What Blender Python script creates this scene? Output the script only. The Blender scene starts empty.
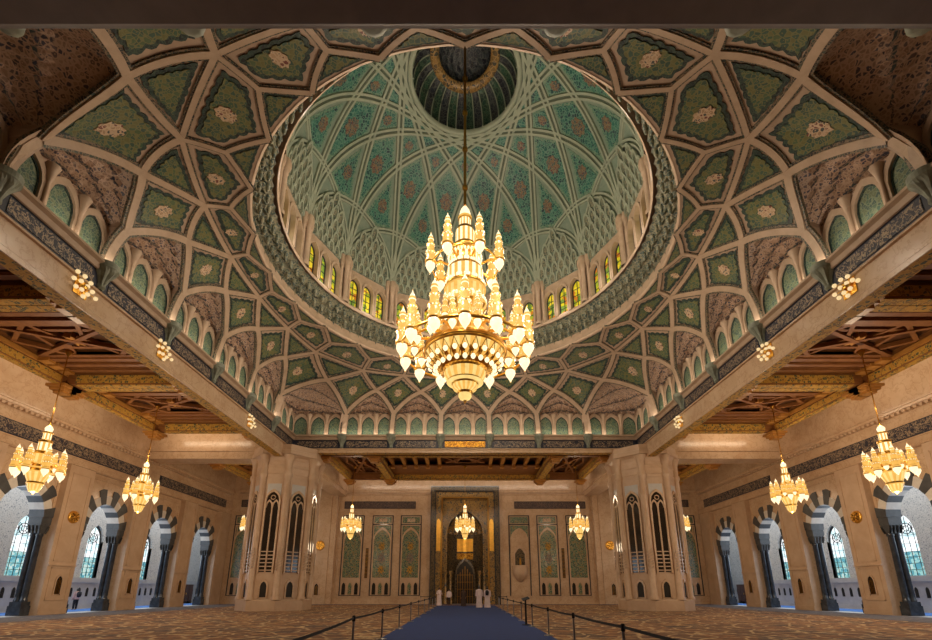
import bpy, math, random
from mathutils import Vector as V, Matrix
random.seed(11)
SC = bpy.context.scene
COL = SC.collection
PI = math.pi
CY = 22.0            # depth of the dome axis from the camera
HW = 14.8            # half width of the square under the dome
BAY = 2 * HW / 7
ZC = 14.4            # top of the cornice
ZR, RR = 19.17, 11.2  # ring under the drum

# ------------------------------------------------------------------ materials
def srgb(r, g, b):
    f = lambda c: c / 12.92 if c <= .04045 else ((c + .055) / 1.055) ** 2.4
    return (f(r / 255), f(g / 255), f(b / 255), 1)

def new_mat(name, rough=.5, metal=0.0):
    m = bpy.data.materials.new(name); m.use_nodes = True
    nt = m.node_tree; b = nt.nodes['Principled BSDF']
    b.inputs['Roughness'].default_value = rough; b.inputs['Metallic'].default_value = metal
    return m, nt, b

def coords(nt, scale=(1, 1, 1)):
    tc = nt.nodes.new('ShaderNodeTexCoord'); mp = nt.nodes.new('ShaderNodeMapping')
    mp.inputs['Scale'].default_value = scale
    nt.links.new(tc.outputs['Object'], mp.inputs['Vector'])
    return mp.outputs['Vector']

def ramp(nt, fac, stops, interp='LINEAR'):
    r = nt.nodes.new('ShaderNodeValToRGB'); cr = r.color_ramp; cr.interpolation = interp
    while len(cr.elements) < len(stops): cr.elements.new(.5)
    for e, (p, c) in zip(cr.elements, stops): e.position = p; e.color = c
    nt.links.new(fac, r.inputs['Fac'])
    return r.outputs['Color']

def noise(nt, vec, scale, detail=3, rough=.55, dist=0.0):
    n = nt.nodes.new('ShaderNodeTexNoise'); n.inputs['Scale'].default_value = scale
    n.inputs['Detail'].default_value = detail; n.inputs['Roughness'].default_value = rough
    n.inputs['Distortion'].default_value = dist
    nt.links.new(vec, n.inputs['Vector']); return n

def warp(nt, vec, scale, amt):
    n = noise(nt, vec, scale, 2)
    a = nt.nodes.new('ShaderNodeVectorMath'); a.operation = 'MULTIPLY_ADD'
    a.inputs[1].default_value = (amt, amt, amt)
    nt.links.new(n.outputs['Color'], a.inputs[0]); nt.links.new(vec, a.inputs[2])
    return a.outputs[0]

def mix(nt, fac, a, b):
    m = nt.nodes.new('ShaderNodeMix'); m.data_type = 'RGBA'
    if isinstance(fac, float): m.inputs[0].default_value = fac
    else: nt.links.new(fac, m.inputs[0])
    for s, x in ((6, a), (7, b)):
        if isinstance(x, tuple): m.inputs[s].default_value = x
        else: nt.links.new(x, m.inputs[s])
    return m.outputs[2]

def bump(nt, b, h, strength=.3, dist=.03):
    n = nt.nodes.new('ShaderNodeBump'); n.inputs['Strength'].default_value = strength; n.inputs['Distance'].default_value = dist
    nt.links.new(h, n.inputs['Height']); nt.links.new(n.outputs['Normal'], b.inputs['Normal'])

def stone(name, c1, c2, rough=.4, scale=.9, vein=None):
    m, nt, b = new_mat(name, rough); v = coords(nt)
    n = noise(nt, v, scale, 5, .6, .4)
    c = ramp(nt, n.outputs['Fac'], [(.3, c1), (.7, c2)])
    if vein:
        w = noise(nt, warp(nt, v, .6, 1.2), 1.6, 5, .6)
        k = ramp(nt, w.outputs['Fac'], [(.47, (0, 0, 0, 1)), (.5, (1, 1, 1, 1)), (.53, (0, 0, 0, 1))])
        f = nt.nodes.new('ShaderNodeMath'); f.operation = 'MULTIPLY'; f.inputs[1].default_value = .5
        nt.links.new(k, f.inputs[0]); c = mix(nt, f.outputs[0], c, vein)
    nt.links.new(c, b.inputs['Base Color']); return m

def floral(name, cells, line, scale=4.0, line_w=.06, rough=.45, wamp=.25):
    """arabesque: cells of several colours parted by curling lines"""
    m, nt, b = new_mat(name, rough); v = warp(nt, coords(nt), scale * .5, wamp * 4 / scale)
    vo = nt.nodes.new('ShaderNodeTexVoronoi'); vo.inputs['Scale'].default_value = scale
    ve = nt.nodes.new('ShaderNodeTexVoronoi'); ve.feature = 'DISTANCE_TO_EDGE'; ve.inputs['Scale'].default_value = scale
    nt.links.new(v, vo.inputs['Vector']); nt.links.new(v, ve.inputs['Vector'])
    sp = nt.nodes.new('ShaderNodeSeparateColor'); nt.links.new(vo.outputs['Color'], sp.inputs[0])
    c = ramp(nt, sp.outputs[0], [(i / len(cells), x) for i, x in enumerate(cells)], 'CONSTANT')
    e = ramp(nt, ve.outputs['Distance'], [(line_w, (1, 1, 1, 1)), (line_w * 1.8, (0, 0, 0, 1))])
    core = ramp(nt, vo.outputs['Distance'], [(.12, (1, 1, 1, 1)), (.2, (0, 0, 0, 1))])
    c = mix(nt, core, c, line); c = mix(nt, e, c, line)
    nt.links.new(c, b.inputs['Base Color']); bump(nt, b, ve.outputs['Distance'], .3)
    return m

def script_mat(name, ground, ink, scale=5.0, metal=0.0, rough=.4):
    """crowded calligraphic strokes on a dark ground"""
    m, nt, b = new_mat(name, rough, metal); v = warp(nt, coords(nt), scale * .6, .5)
    n = noise(nt, v, scale, 3, .6, .8)
    k = ramp(nt, n.outputs['Fac'], [(.44, (0, 0, 0, 1)), (.48, (1, 1, 1, 1)), (.51, (1, 1, 1, 1)), (.55, (0, 0, 0, 1))])
    nt.links.new(mix(nt, k, ground, ink), b.inputs['Base Color']); return m

def wood(name, c1, c2, rough=.45):
    m, nt, b = new_mat(name, rough); v = coords(nt, (1.2, 1.2, 6))
    n = noise(nt, warp(nt, v, 1.5, .3), 2.2, 5, .6)
    nt.links.new(ramp(nt, n.outputs['Fac'], [(.3, c1), (.7, c2)]), b.inputs['Base Color']); return m

def plain(name, c, rough=.5, metal=0.0, var=.12):
    m, nt, b = new_mat(name, rough, metal); n = noise(nt, coords(nt), 3, 3)
    d = tuple(x * (1 - var) for x in c[:3]) + (1,); l = tuple(min(1, x * (1 + var)) for x in c[:3]) + (1,)
    nt.links.new(ramp(nt, n.outputs['Fac'], [(.3, d), (.7, l)]), b.inputs['Base Color']); return m

def glow(name, c, strength, body=(.07, .05, .025, 1)):
    m, nt, b = new_mat(name, .25)
    b.inputs['Base Color'].default_value = body
    n = noise(nt, coords(nt), 4, 2)
    nt.links.new(ramp(nt, n.outputs['Fac'], [(.3, tuple(x * .8 for x in c[:3]) + (1,)), (.7, c)]), b.inputs['Emission Color'])
    b.inputs['Emission Strength'].default_value = strength; return m

def stained(name, cols, strength, scale=5.0):
    m, nt, b = new_mat(name, .15); v = coords(nt)
    vo = nt.nodes.new('ShaderNodeTexVoronoi'); vo.inputs['Scale'].default_value = scale; nt.links.new(v, vo.inputs['Vector'])
    sp = nt.nodes.new('ShaderNodeSeparateColor'); nt.links.new(vo.outputs['Color'], sp.inputs[0])
    c = ramp(nt, sp.outputs[0], [(i / len(cols), x) for i, x in enumerate(cols)], 'CONSTANT')
    nt.links.new(c, b.inputs['Base Color']); nt.links.new(c, b.inputs['Emission Color'])
    b.inputs['Emission Strength'].default_value = strength; return m

M = {}
M['marble'] = stone('polished cream marble', srgb(196, 164, 132), srgb(212, 184, 154), .2, .8, srgb(172, 136, 104))
M['marble2'] = stone('honed cream marble', srgb(190, 158, 128), srgb(206, 178, 150), .42, 1.1)
M['plaster'] = stone('pale rose plaster', srgb(170, 146, 124), srgb(192, 168, 146), .55, 1.5)
M['rib'] = stone('cream rib stone', srgb(176, 152, 128), srgb(196, 172, 148), .5, 2)
M['ribgreen'] = floral('green chevron edging', [srgb(42, 54, 52), srgb(52, 70, 62), srgb(34, 40, 42), srgb(70, 78, 64)], srgb(132, 114, 92), 8, .07)
M['lace'] = floral('carved lace plaster', [srgb(178, 148, 124), srgb(120, 102, 98), srgb(162, 134, 114), srgb(84, 80, 92)], srgb(200, 172, 148), 7.5, .10)
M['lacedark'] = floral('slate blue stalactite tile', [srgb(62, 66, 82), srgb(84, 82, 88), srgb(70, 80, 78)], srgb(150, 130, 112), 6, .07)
M['green'] = floral('green carpet pattern tile', [srgb(66, 96, 74), srgb(84, 104, 72), srgb(56, 84, 72), srgb(110, 110, 66), srgb(62, 92, 80)], srgb(120, 120, 80), 6.5, .06)
M['edge'] = floral('dark teal tile edge', [srgb(34, 50, 50), srgb(44, 66, 62), srgb(28, 38, 44)], srgb(62, 84, 72), 7, .05)
M['medal'] = floral('cream medallion tile', [srgb(190, 160, 128), srgb(120, 66, 60), srgb(170, 140, 110), srgb(80, 84, 84)], srgb(206, 182, 152), 7.5, .09)
M['niche'] = floral('green niche tile', [srgb(66, 98, 84), srgb(82, 106, 86), srgb(58, 84, 80), srgb(100, 112, 84)], srgb(126, 138, 112), 7, .05)
M['teal'] = floral('teal dome tile', [srgb(26, 92, 88), srgb(38, 108, 98), srgb(20, 74, 76), srgb(68, 122, 106), srgb(34, 62, 74)], srgb(104, 146, 130), 5, .07)
M['tealedge'] = floral('pale sage lace edge', [srgb(80, 128, 110), srgb(100, 138, 118), srgb(62, 112, 98)], srgb(132, 156, 134), 6, .07)
M['domerib'] = stone('sage grey rib plaster', srgb(152, 164, 146), srgb(172, 178, 158), .55, 2)
M['domeshell'] = stone('sage grey dome plaster', srgb(122, 142, 128), srgb(142, 156, 140), .55, 2)
M['groove'] = plain('dark olive groove paint', srgb(84, 96, 80), .6)  # darker olive along the middle groove of each dome rib
M['red'] = floral('wine medallion tile', [srgb(104, 58, 60), srgb(60, 84, 86), srgb(130, 96, 72), srgb(62, 64, 84)], srgb(140, 130, 104), 8, .06)
M['muqgreen'] = floral('grey green stalactite plaster', [srgb(98, 110, 96), srgb(70, 88, 84), srgb(124, 126, 106), srgb(84, 98, 90)], srgb(150, 146, 122), 4.6, .06)
M['verd'] = plain('grey verdigris stone', srgb(138, 146, 132), .5, 0, .3)
M['cup'] = floral('deep green cupola tile', [srgb(30, 66, 54), srgb(38, 58, 52), srgb(44, 82, 64)], srgb(84, 104, 84), 4, .05)
M['cup2'] = floral('ink blue cupola tile', [srgb(40, 46, 58), srgb(34, 36, 48), srgb(52, 60, 66)], srgb(86, 90, 88), 4, .05)
M['goldpaint'] = floral('gilded painted wood', [srgb(176, 130, 48), srgb(136, 100, 46), srgb(84, 84, 58), srgb(186, 140, 56)], srgb(190, 148, 62), 7, .05, .8)
M['goldtrim'] = wood('gilt brown wood', srgb(160, 108, 50), srgb(190, 136, 66))
M['wood'] = wood('red brown cedar', srgb(114, 70, 35), srgb(140, 92, 50))
M['wooddark'] = wood('dark cedar', srgb(72, 42, 22), srgb(92, 58, 32))
M['script'] = script_mat('cream calligraphy on navy tile', srgb(34, 36, 54), srgb(168, 148, 122), 4.8)
M['scriptred'] = script_mat('calligraphy on dark slate', srgb(66, 58, 60), srgb(120, 98, 86), 6)
M['scriptgold'] = script_mat('gilt calligraphy', srgb(150, 96, 20), srgb(236, 180, 60), 3.6, .6)
M['greybeam'] = stone('grey mauve stone', srgb(112, 106, 108), srgb(128, 122, 122), .5, 1)
M['navy'] = plain('navy tile border', srgb(34, 40, 58), .4)
M['black'] = stone('black polished marble', srgb(40, 44, 50), srgb(66, 72, 80), .14, 2)
M['slate'] = stone('charcoal voussoir stone', srgb(62, 64, 68), srgb(82, 84, 86), .4, 2)
M['white'] = stone('white voussoir stone', srgb(206, 200, 192), srgb(224, 218, 208), .4, 2)
M['greywall'] = floral('pale grey pierced stone', [srgb(176, 176, 172), srgb(150, 152, 152), srgb(186, 184, 178)], srgb(204, 202, 196), 7, .09)
M['pale'] = stone('pale corridor stone', srgb(176, 174, 172), srgb(198, 196, 192), .35, 1.2)
M['iron'] = plain('dark bronze grille', srgb(46, 42, 36), .4, .6)
M['lead'] = plain('dark window lead', srgb(40, 42, 46), .5)
M['glassdark'] = plain('dark polished glass', srgb(40, 34, 28), .06)
M['gold'] = plain('polished brass', srgb(244, 186, 84), .32, 1.0)
M['golddeep'] = plain('aged brass', srgb(170, 124, 56), .35, 1.0)
M['globe'] = glow('lit frosted globe', (1.0, .80, .48, 1), 1.7)
M['crystal'] = glow('lit amber crystal', (1.0, .52, .10, 1), 1.05)
M['reflglobe'] = glow('glowing reflection globe', (1.0, .72, .36, 1), 1.0)  # glow standing in for lamp reflections on the polished beams
M['crystal2'] = glow('lit yellow crystal', (1.0, .68, .22, 1), 1.15)
M['mosaic'] = floral('gold mihrab mosaic', [srgb(136, 108, 66), srgb(110, 92, 66), srgb(158, 122, 68), srgb(80, 78, 70)], srgb(172, 138, 84), 4, .06, .25)
M['mihrabdark'] = floral('bronze carved tile', [srgb(72, 62, 50), srgb(88, 76, 58), srgb(58, 56, 50)], srgb(112, 94, 66), 4.4, .06, .25)
M['panelgreen'] = floral('green wall inlay', [srgb(62, 104, 88), srgb(80, 116, 92), srgb(54, 84, 80), srgb(132, 116, 76)], srgb(150, 146, 114), 6, .06, .25)
M['dayglass'] = stained('daylit clear leaded glass', [srgb(214, 232, 236), srgb(232, 242, 244), srgb(190, 222, 228), srgb(245, 248, 250)], 1.3, 3)
M['tealglass'] = stained('daylit turquoise glass', [srgb(120, 180, 186), srgb(150, 200, 200), srgb(90, 160, 176), srgb(190, 220, 216)], .8, 5)
M['yellowglass'] = stained('lit yellow green stained glass', [srgb(200, 190, 40), srgb(150, 165, 50), srgb(225, 205, 60), srgb(110, 140, 60), srgb(190, 120, 40)], .42, 3.2)
M['blue'] = plain('royal blue carpet pile', srgb(26, 54, 112), .95, 0, .10)
M['bluerunner'] = plain('bright blue corridor carpet', srgb(70, 120, 190), .9)
M['steel'] = plain('brushed steel', srgb(150, 148, 146), .3, 1.0)
M['belt'] = plain('black belt webbing', srgb(18, 18, 24), .7)
M['robe'] = plain('white cotton robe', srgb(226, 206, 204), .8)
M['darkcloth'] = plain('dark cloth', srgb(32, 30, 36), .8)
M['browncloth'] = plain('brown cloth', srgb(58, 40, 30), .8)
M['pink'] = plain('pale pink shirt', srgb(206, 170, 160), .8)
M['skin'] = plain('skin', srgb(170, 120, 92), .55)
M['hair'] = plain('black hair', srgb(24, 20, 20), .6)
M['door'] = wood('brown door wood', srgb(76, 42, 30), srgb(100, 58, 38))

def carpet_mat():
    m, nt, b = new_mat('persian carpet pile', .95)
    v = coords(nt)
    vo = nt.nodes.new('ShaderNodeTexVoronoi'); vo.inputs['Scale'].default_value = .8
    ve = nt.nodes.new('ShaderNodeTexVoronoi'); ve.feature = 'DISTANCE_TO_EDGE'; ve.inputs['Scale'].default_value = 1.1
    w = warp(nt, v, .8, .5)
    nt.links.new(w, vo.inputs['Vector']); nt.links.new(w, ve.inputs['Vector'])
    sp = nt.nodes.new('ShaderNodeSeparateColor'); nt.links.new(vo.outputs['Color'], sp.inputs[0])
    c = ramp(nt, sp.outputs[0], [(0, srgb(118, 80, 50)), (.3, srgb(138, 92, 54)), (.6, srgb(98, 72, 56)), (.8, srgb(148, 106, 64))], 'CONSTANT')
    e = ramp(nt, ve.outputs['Distance'], [(.03, (1, 1, 1, 1)), (.07, (0, 0, 0, 1))])
    c = mix(nt, e, c, srgb(196, 164, 118))
    f = noise(nt, v, 3.5, 3)
    k = ramp(nt, f.outputs['Fac'], [(.5, (0, 0, 0, 1)), (.62, (.8, .8, .8, 1))])
    c = mix(nt, k, c, srgb(74, 58, 56))
    nt.links.new(c, b.inputs['Base Color']); return m
M['carpet'] = carpet_mat()
M['greycarpet'] = floral('grey blue carpet border', [srgb(92, 92, 100), srgb(104, 100, 104), srgb(80, 82, 94)], srgb(120, 112, 106), 1.6, .06, .95)

# ------------------------------------------------------------------ mesh helper
class MB:
    def __init__(s): s.v = []; s.f = []; s.m = []; s.s = []
    def add(s, vs, fs, m=0, sm=False):
        b = len(s.v); s.v += [tuple(p) for p in vs]
        for f in fs: s.f.append([b + i for i in f]); s.m.append(m); s.s.append(sm)
        return s
    def box(s, x0, x1, y0, y1, z0, z1, m=0):
        vs = [(x, y, z) for z in (z0, z1) for y in (y0, y1) for x in (x0, x1)]
        return s.add(vs, [(0, 2, 3, 1), (4, 5, 7, 6), (0, 1, 5, 4), (2, 6, 7, 3), (0, 4, 6, 2), (1, 3, 7, 5)], m)
    def bar(s, a, b, w, h, m=0, up=(0, 0, 1)):
        a, b = V(a), V(b); t = (b - a).normalized(); u = V(up)
        if abs(t.dot(u)) > .99: u = V((0, 1, 0))
        sd = t.cross(u).normalized(); u = sd.cross(t)
        vs = [p + sd * (i * w / 2) + u * (j * h / 2) for p in (a, b) for i, j in ((-1, -1), (1, -1), (1, 1), (-1, 1))]
        return s.add(vs, [(3, 2, 1, 0), (4, 5, 6, 7), (0, 1, 5, 4), (1, 2, 6, 5), (2, 3, 7, 6), (3, 0, 4, 7)], m)
    def lathe(s, prof, n=16, c=(0, 0, 0), m=0, ms=None, alt=None, a0=0, a1=2 * PI, smooth=True):
        full = abs(a1 - a0 - 2 * PI) < 1e-6; k = n if full else n + 1
        vs = [(c[0] + r * math.cos(a0 + (a1 - a0) * i / n), c[1] + r * math.sin(a0 + (a1 - a0) * i / n), c[2] + z) for r, z in prof for i in range(k)]
        b = len(s.v); s.v += vs
        for j in range(len(prof) - 1):
            for i in range(n):
                i2 = (i + 1) % k
                s.f.append([b + j * k + i, b + j * k + i2, b + (j + 1) * k + i2, b + (j + 1) * k + i])
                mm = ms[j] if ms else m
                if alt and alt[j] is not None and i % 2: mm = alt[j]
                s.m.append(mm); s.s.append(smooth)
        return s
    def tube(s, pts, r, n=8, m=0, cap=True):
        pts = [V(p) for p in pts]; rs = r if isinstance(r, (list, tuple)) else [r] * len(pts); vs = []
        for i, p in enumerate(pts):
            t = (pts[min(i + 1, len(pts) - 1)] - pts[max(i - 1, 0)]).normalized()
            u = V((0, 0, 1)) if abs(t.z) < .9 else V((1, 0, 0)); a = t.cross(u).normalized(); b = a.cross(t)
            vs += [p + (a * math.cos(2 * PI * k / n) + b * math.sin(2 * PI * k / n)) * rs[i] for k in range(n)]
        fs = [(i * n + k, i * n + (k + 1) % n, (i + 1) * n + (k + 1) % n, (i + 1) * n + k) for i in range(len(pts) - 1) for k in range(n)]
        s.add(vs, fs, m, True)
        if cap: s.add(vs[:n], [tuple(range(n))], m); s.add(vs[-n:], [tuple(range(n))], m)
        return s
    def sweep(s, pts, nrm, prof, ms):
        """profile (side, out) swept along pts whose surface normals are nrm"""
        vs = []; k = len(prof)
        for i, p in enumerate(pts):
            t = (pts[min(i + 1, len(pts) - 1)] - pts[max(i - 1, 0)]).normalized()
            bd = t.cross(nrm[i]).normalized()
            vs += [p + bd * a + nrm[i] * h for a, h in prof]
        b = len(s.v); s.v += [tuple(q) for q in vs]
        for i in range(len(pts) - 1):
            for j in range(k - 1):
                s.f.append([b + i * k + j, b + i * k + j + 1, b + (i + 1) * k + j + 1, b + (i + 1) * k + j]); s.m.append(ms[j]); s.s.append(False)
        return s
    def prism(s, pts, vec, m=0, ms=None):
        pts = [V(p) for p in pts]; q = [p + V(vec) for p in pts]; n = len(pts)
        s.add(pts, [tuple(range(n))], m); s.add(q, [tuple(range(n))], m)
        return s.add(pts + q, [(i, (i + 1) % n, n + (i + 1) % n, n + i) for i in range(n)], m if ms is None else ms)
    def grid(s, rows, m=0, sm=False):
        k = len(rows[0]); vs = [p for r in rows for p in r]
        return s.add(vs, [(i * k + j, i * k + j + 1, (i + 1) * k + j + 1, (i + 1) * k + j) for i in range(len(rows) - 1) for j in range(k - 1)], m, sm)
    def build(s, name, mats, parent=None, loc=(0, 0, 0), rz=0, **tags):
        me = bpy.data.meshes.new(name); me.from_pydata(s.v, [], s.f)
        for x in (mats if isinstance(mats, (list, tuple)) else [mats]): me.materials.append(M[x])
        me.polygons.foreach_set('material_index', s.m); me.polygons.foreach_set('use_smooth', s.s); me.update()
        o = bpy.data.objects.new(name, me); COL.objects.link(o)
        o.location = loc; o.rotation_euler = (0, 0, rz)
        if parent: o.parent = parent
        for k, x in tags.items(): o[k] = x
        return o

def thing(name, label, cat, loc=(0, 0, 0), rz=0, group=None, kind=None):
    o = bpy.data.objects.new(name, None); COL.objects.link(o); o.location = loc; o.rotation_euler = (0, 0, rz)
    o.empty_display_size = .2
    if kind: o['kind'] = kind
    else: o['label'] = label; o['category'] = cat
    if group: o['group'] = group
    return o

KIDS = {}
def copy_tree(o, parent=None, keep=True):
    c = o.copy(); COL.objects.link(c)
    if parent is not None: c.parent = parent
    for ch in list(o.children): copy_tree(ch, c)
    return c
def place(o, loc, rz, label, group=None):
    o.location = loc; o.rotation_euler = (0, 0, rz); o['label'] = label
    if group: o['group'] = group
    return o
ORD = ['first', 'second', 'third', 'fourth', 'fifth', 'sixth', 'seventh', 'eighth', 'ninth', 'tenth', 'eleventh', 'twelfth']

def arch_pts(w, spring, apex, n=10, base=0.0):
    """pointed arch outline from left foot over the apex to the right foot, in (x, z)"""
    h = apex - spring; pts = [(-w, base)]
    for i in range(n + 1):
        u = i / n; x = -w + w * u; pts.append((x, spring + h * math.sqrt(max(0, 4 - (2 - u) ** 2) / 3)))
    pts += [(-x, z) for x, z in pts[-2::-1]]
    return pts

def framed(mb, to3, outer, inner, d, m):
    """ring between two outlines with as many points, d thick; to3(x, z, depth)"""
    n = len(outer)
    a = [to3(x, z, 0) for x, z in outer]; b = [to3(x, z, 0) for x, z in inner]
    c = [to3(x, z, d) for x, z in outer]; e = [to3(x, z, d) for x, z in inner]
    q = lambda p, r: mb.add(p + r, [(i, i + 1, n + i + 1, n + i) for i in range(n - 1)], m)
    q(c, e); q(a, c); q(b, e)
    for k in (0, n - 1): mb.add([a[k], b[k], e[k], c[k]], [(0, 1, 2, 3)], m)

# ------------------------------------------------------------------ the vault over the square
def spring(k):
    k %= 24; q, j = divmod(k + 3, 6); q %= 4; a = q * PI / 2; o = (j - 2.5) * BAY
    return V((HW * math.cos(a) - o * math.sin(a), CY + HW * math.sin(a) + o * math.cos(a), 0))
SPR = [spring(k) for k in range(24)]
def PV(s, t, off=0.0):
    k = math.floor(s); u = s - k; b = SPR[k % 24].lerp(SPR[(k + 1) % 24], u)
    a = math.radians(7.5 + 15 * s); c = V((RR * math.cos(a), CY + RR * math.sin(a), 0))
    tt = max(-.2, t); g = 1 - math.cos(tt * PI / 2); h = math.sin(tt * PI / 2)
    p = b.lerp(c, g); p.z = ZC + (ZR - ZC) * h
    if off: p = p + NV(s, t) * off
    return p
def NV(s, t):
    e = .01; t = min(max(t, .0), .985)
    fs = 1 if (s + e) // 1 == s // 1 else -1
    n = (PV(s + e * fs, t) - PV(s, t)).cross(PV(s, t + e) - PV(s, t)) * fs
    n.normalize(); c = V((0, CY, 14)) - PV(s, t)
    return n if n.dot(c) > 0 else -n
TJ, TA, TB, TC = .26, .53, .745, .89
def archt(u):
    v = 2 * u if u <= .5 else 2 - 2 * u
    return TJ + (TA - TJ) * (.5 * (1 - (1 - v) ** 2.2) + .5 * v)

def resample(poly, n):
    L = [0]; m = len(poly)
    for i in range(m): L.append(L[-1] + math.dist(poly[i], poly[(i + 1) % m]))
    out = []; j = 0
    for i in range(n):
        d = L[-1] * i / n
        while L[j + 1] < d: j += 1
        u = (d - L[j]) / max(1e-9, L[j + 1] - L[j]); a, b = poly[j], poly[(j + 1) % m]
        out.append((a[0] + (b[0] - a[0]) * u, a[1] + (b[1] - a[1]) * u))
    return out
def area_c(poly):
    A = cx = cy = 0
    for (x0, y0), (x1, y1) in zip(poly, poly[1:] + poly[:1]):
        k = x0 * y1 - x1 * y0; A += k; cx += (x0 + x1) * k; cy += (y0 + y1) * k
    return A / 2, (cx / (3 * A), cy / (3 * A))
def inset(poly, d):
    """convex outline moved inwards by d: clip with every edge line shifted"""
    A, _ = area_c(poly); sg = 1 if A > 0 else -1; out = list(poly)
    for p, q in zip(poly, poly[1:] + poly[:1]):
        L = math.dist(p, q)
        if L < 1e-4: continue
        nx, ny = -(q[1] - p[1]) / L * sg, (q[0] - p[0]) / L * sg
        f = lambda z: (z[0] - p[0]) * nx + (z[1] - p[1]) * ny - d
        new = []
        for u, v in zip(out, out[1:] + out[:1]):
            fu, fv = f(u), f(v)
            if fu >= 0: new.append(u)
            if fu * fv < 0: k = fu / (fu - fv); new.append((u[0] + (v[0] - u[0]) * k, u[1] + (v[1] - u[1]) * k))
        if len(new) > 2: out = new
    return out

def layered_panel(mb, poly, F, d, medal=True, scal=.05, mats=(0, 1, 2), step=.04, medr=.14, adj=None):
    """scalloped tile laid on the surface F(x, y, off): dark edge, pattern field, medallion"""
    A, c = area_c(poly); per = sum(math.dist(poly[i], poly[(i + 1) % len(poly)]) for i in range(len(poly)))
    rin = 2 * abs(A) / per
    d = min(d, rin * .34)
    def layer(pts, h0, h1, m, rings=4):
        n = len(pts); rows = [[F(x, y, h0) for x, y in pts]]
        for r in range(rings):
            k = 1 - r / rings; rows.append([F(c[0] + (x - c[0]) * k, c[1] + (y - c[1]) * k, h1) for x, y in pts])
        for r in rows: r.append(r[0])
        mb.grid(rows, m)
        mb.add(rows[-1][:-1] + [F(c[0], c[1], h1)], [(i, (i + 1) % n, n) for i in range(n)], m)
    n = max(24, min(64, int(per * 5)))
    def sc(pts, amp):
        out = []
        for i, (x, y) in enumerate(pts):
            dx, dy = x - c[0], y - c[1]; L = math.hypot(dx, dy) or 1; w = amp * abs(math.sin(i * PI / 3.0))
            out.append((x + dx / L * w, y + dy / L * w))
        return out
    adj = adj or (lambda pts, e: pts)
    base = adj(resample(inset(poly, d), n), d)
    layer(sc(base, scal), .01, step, mats[0])
    layer(sc(adj(resample(inset(poly, d + min(.16, rin * .18)), n), d + .16), scal), step, step * 1.7, mats[1])
    if medal:
        rm = rin * medr * 1.6
        layer([(c[0] + rm * math.cos(a) * (1 + .12 * math.cos(8 * a)), c[1] + rm * 1.25 * math.sin(a) * (1 + .12 * math.cos(8 * a))) for a in [2 * PI * i / 28 for i in range(28)]], step * 1.7, step * 2.4, mats[2], 2)

vault = thing('ceiling', None, None, kind='structure')
shell = MB()
for k in range(24):
    for us, low in (([0, .023, .046, .07], 0), ([.07 + .86 * i / 24 for i in range(25)], 1), ([.93, .954, .977, 1], 0)):
        shell.grid([[PV(k + u, (archt(u) if low else 0) + (1 - (archt(u) if low else 0)) * j / 20) for u in us] for j in range(21)], 0)
shell.build('vault_shell', 'plaster', vault)
RIBP = lambda w, h: ([(-w, -.05), (-w, h * .6), (-w * .58, h * .6), (-w * .58, h), (w * .58, h), (w * .58, h * .6), (w, h * .6), (w, -.05)], [1, 1, 0, 0, 0, 1, 1])
def vrib(mb, st, w, h, n=8):
    pts = []; nr = []; sd = st[-1][0] - st[0][0]; ev = 2e-3 if sd >= 0 else -2e-3
    def NE(q, t): return (NV(q + 2e-3, t) + NV(q - 2e-3, t)).normalized() if abs(sd) < 1e-6 else NV(q, t)
    for (s0, t0), (s1, t1) in zip(st, st[1:]):
        for i in range(n):
            u = i / n; s, t = s0 + (s1 - s0) * u, t0 + (t1 - t0) * u; pts.append(PV(s, t)); nr.append(NE(s + (ev if u < .5 else -ev), t))
    pts.append(PV(*st[-1])); nr.append(NE(st[-1][0] - ev, st[-1][1]))
    p, ms = RIBP(w, h); mb.sweep(pts, nr, p, ms)
for k in range(24):
    r = MB()
    vrib(r, [(k, -.0), (k, TJ + .02)], .3, .1, 5)
    for sg in (1, -1):
        st = [(k + sg * u, archt(u)) for u in [i / 10 * .5 for i in range(11)]]
        vrib(r, st, .26, .13, 1)
        vrib(r, [(k + sg * .5, TA), (k + sg * 1, TB)], .22, .1)
        vrib(r, [(k, TC), (k + sg * .5, 1.0)], .15, .08)
    vrib(r, [(k, TB), (k, TC)], .17, .09, 4)
    vrib(r, [(k, TB), (k + 1, TB)], .17, .08)
    r.build('vault_rib', ['rib', 'ribgreen'], vault)
LS, LT = 3.9, 6.2
FV = lambda x, y, off: PV(x / LS, y / LT, off)
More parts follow.
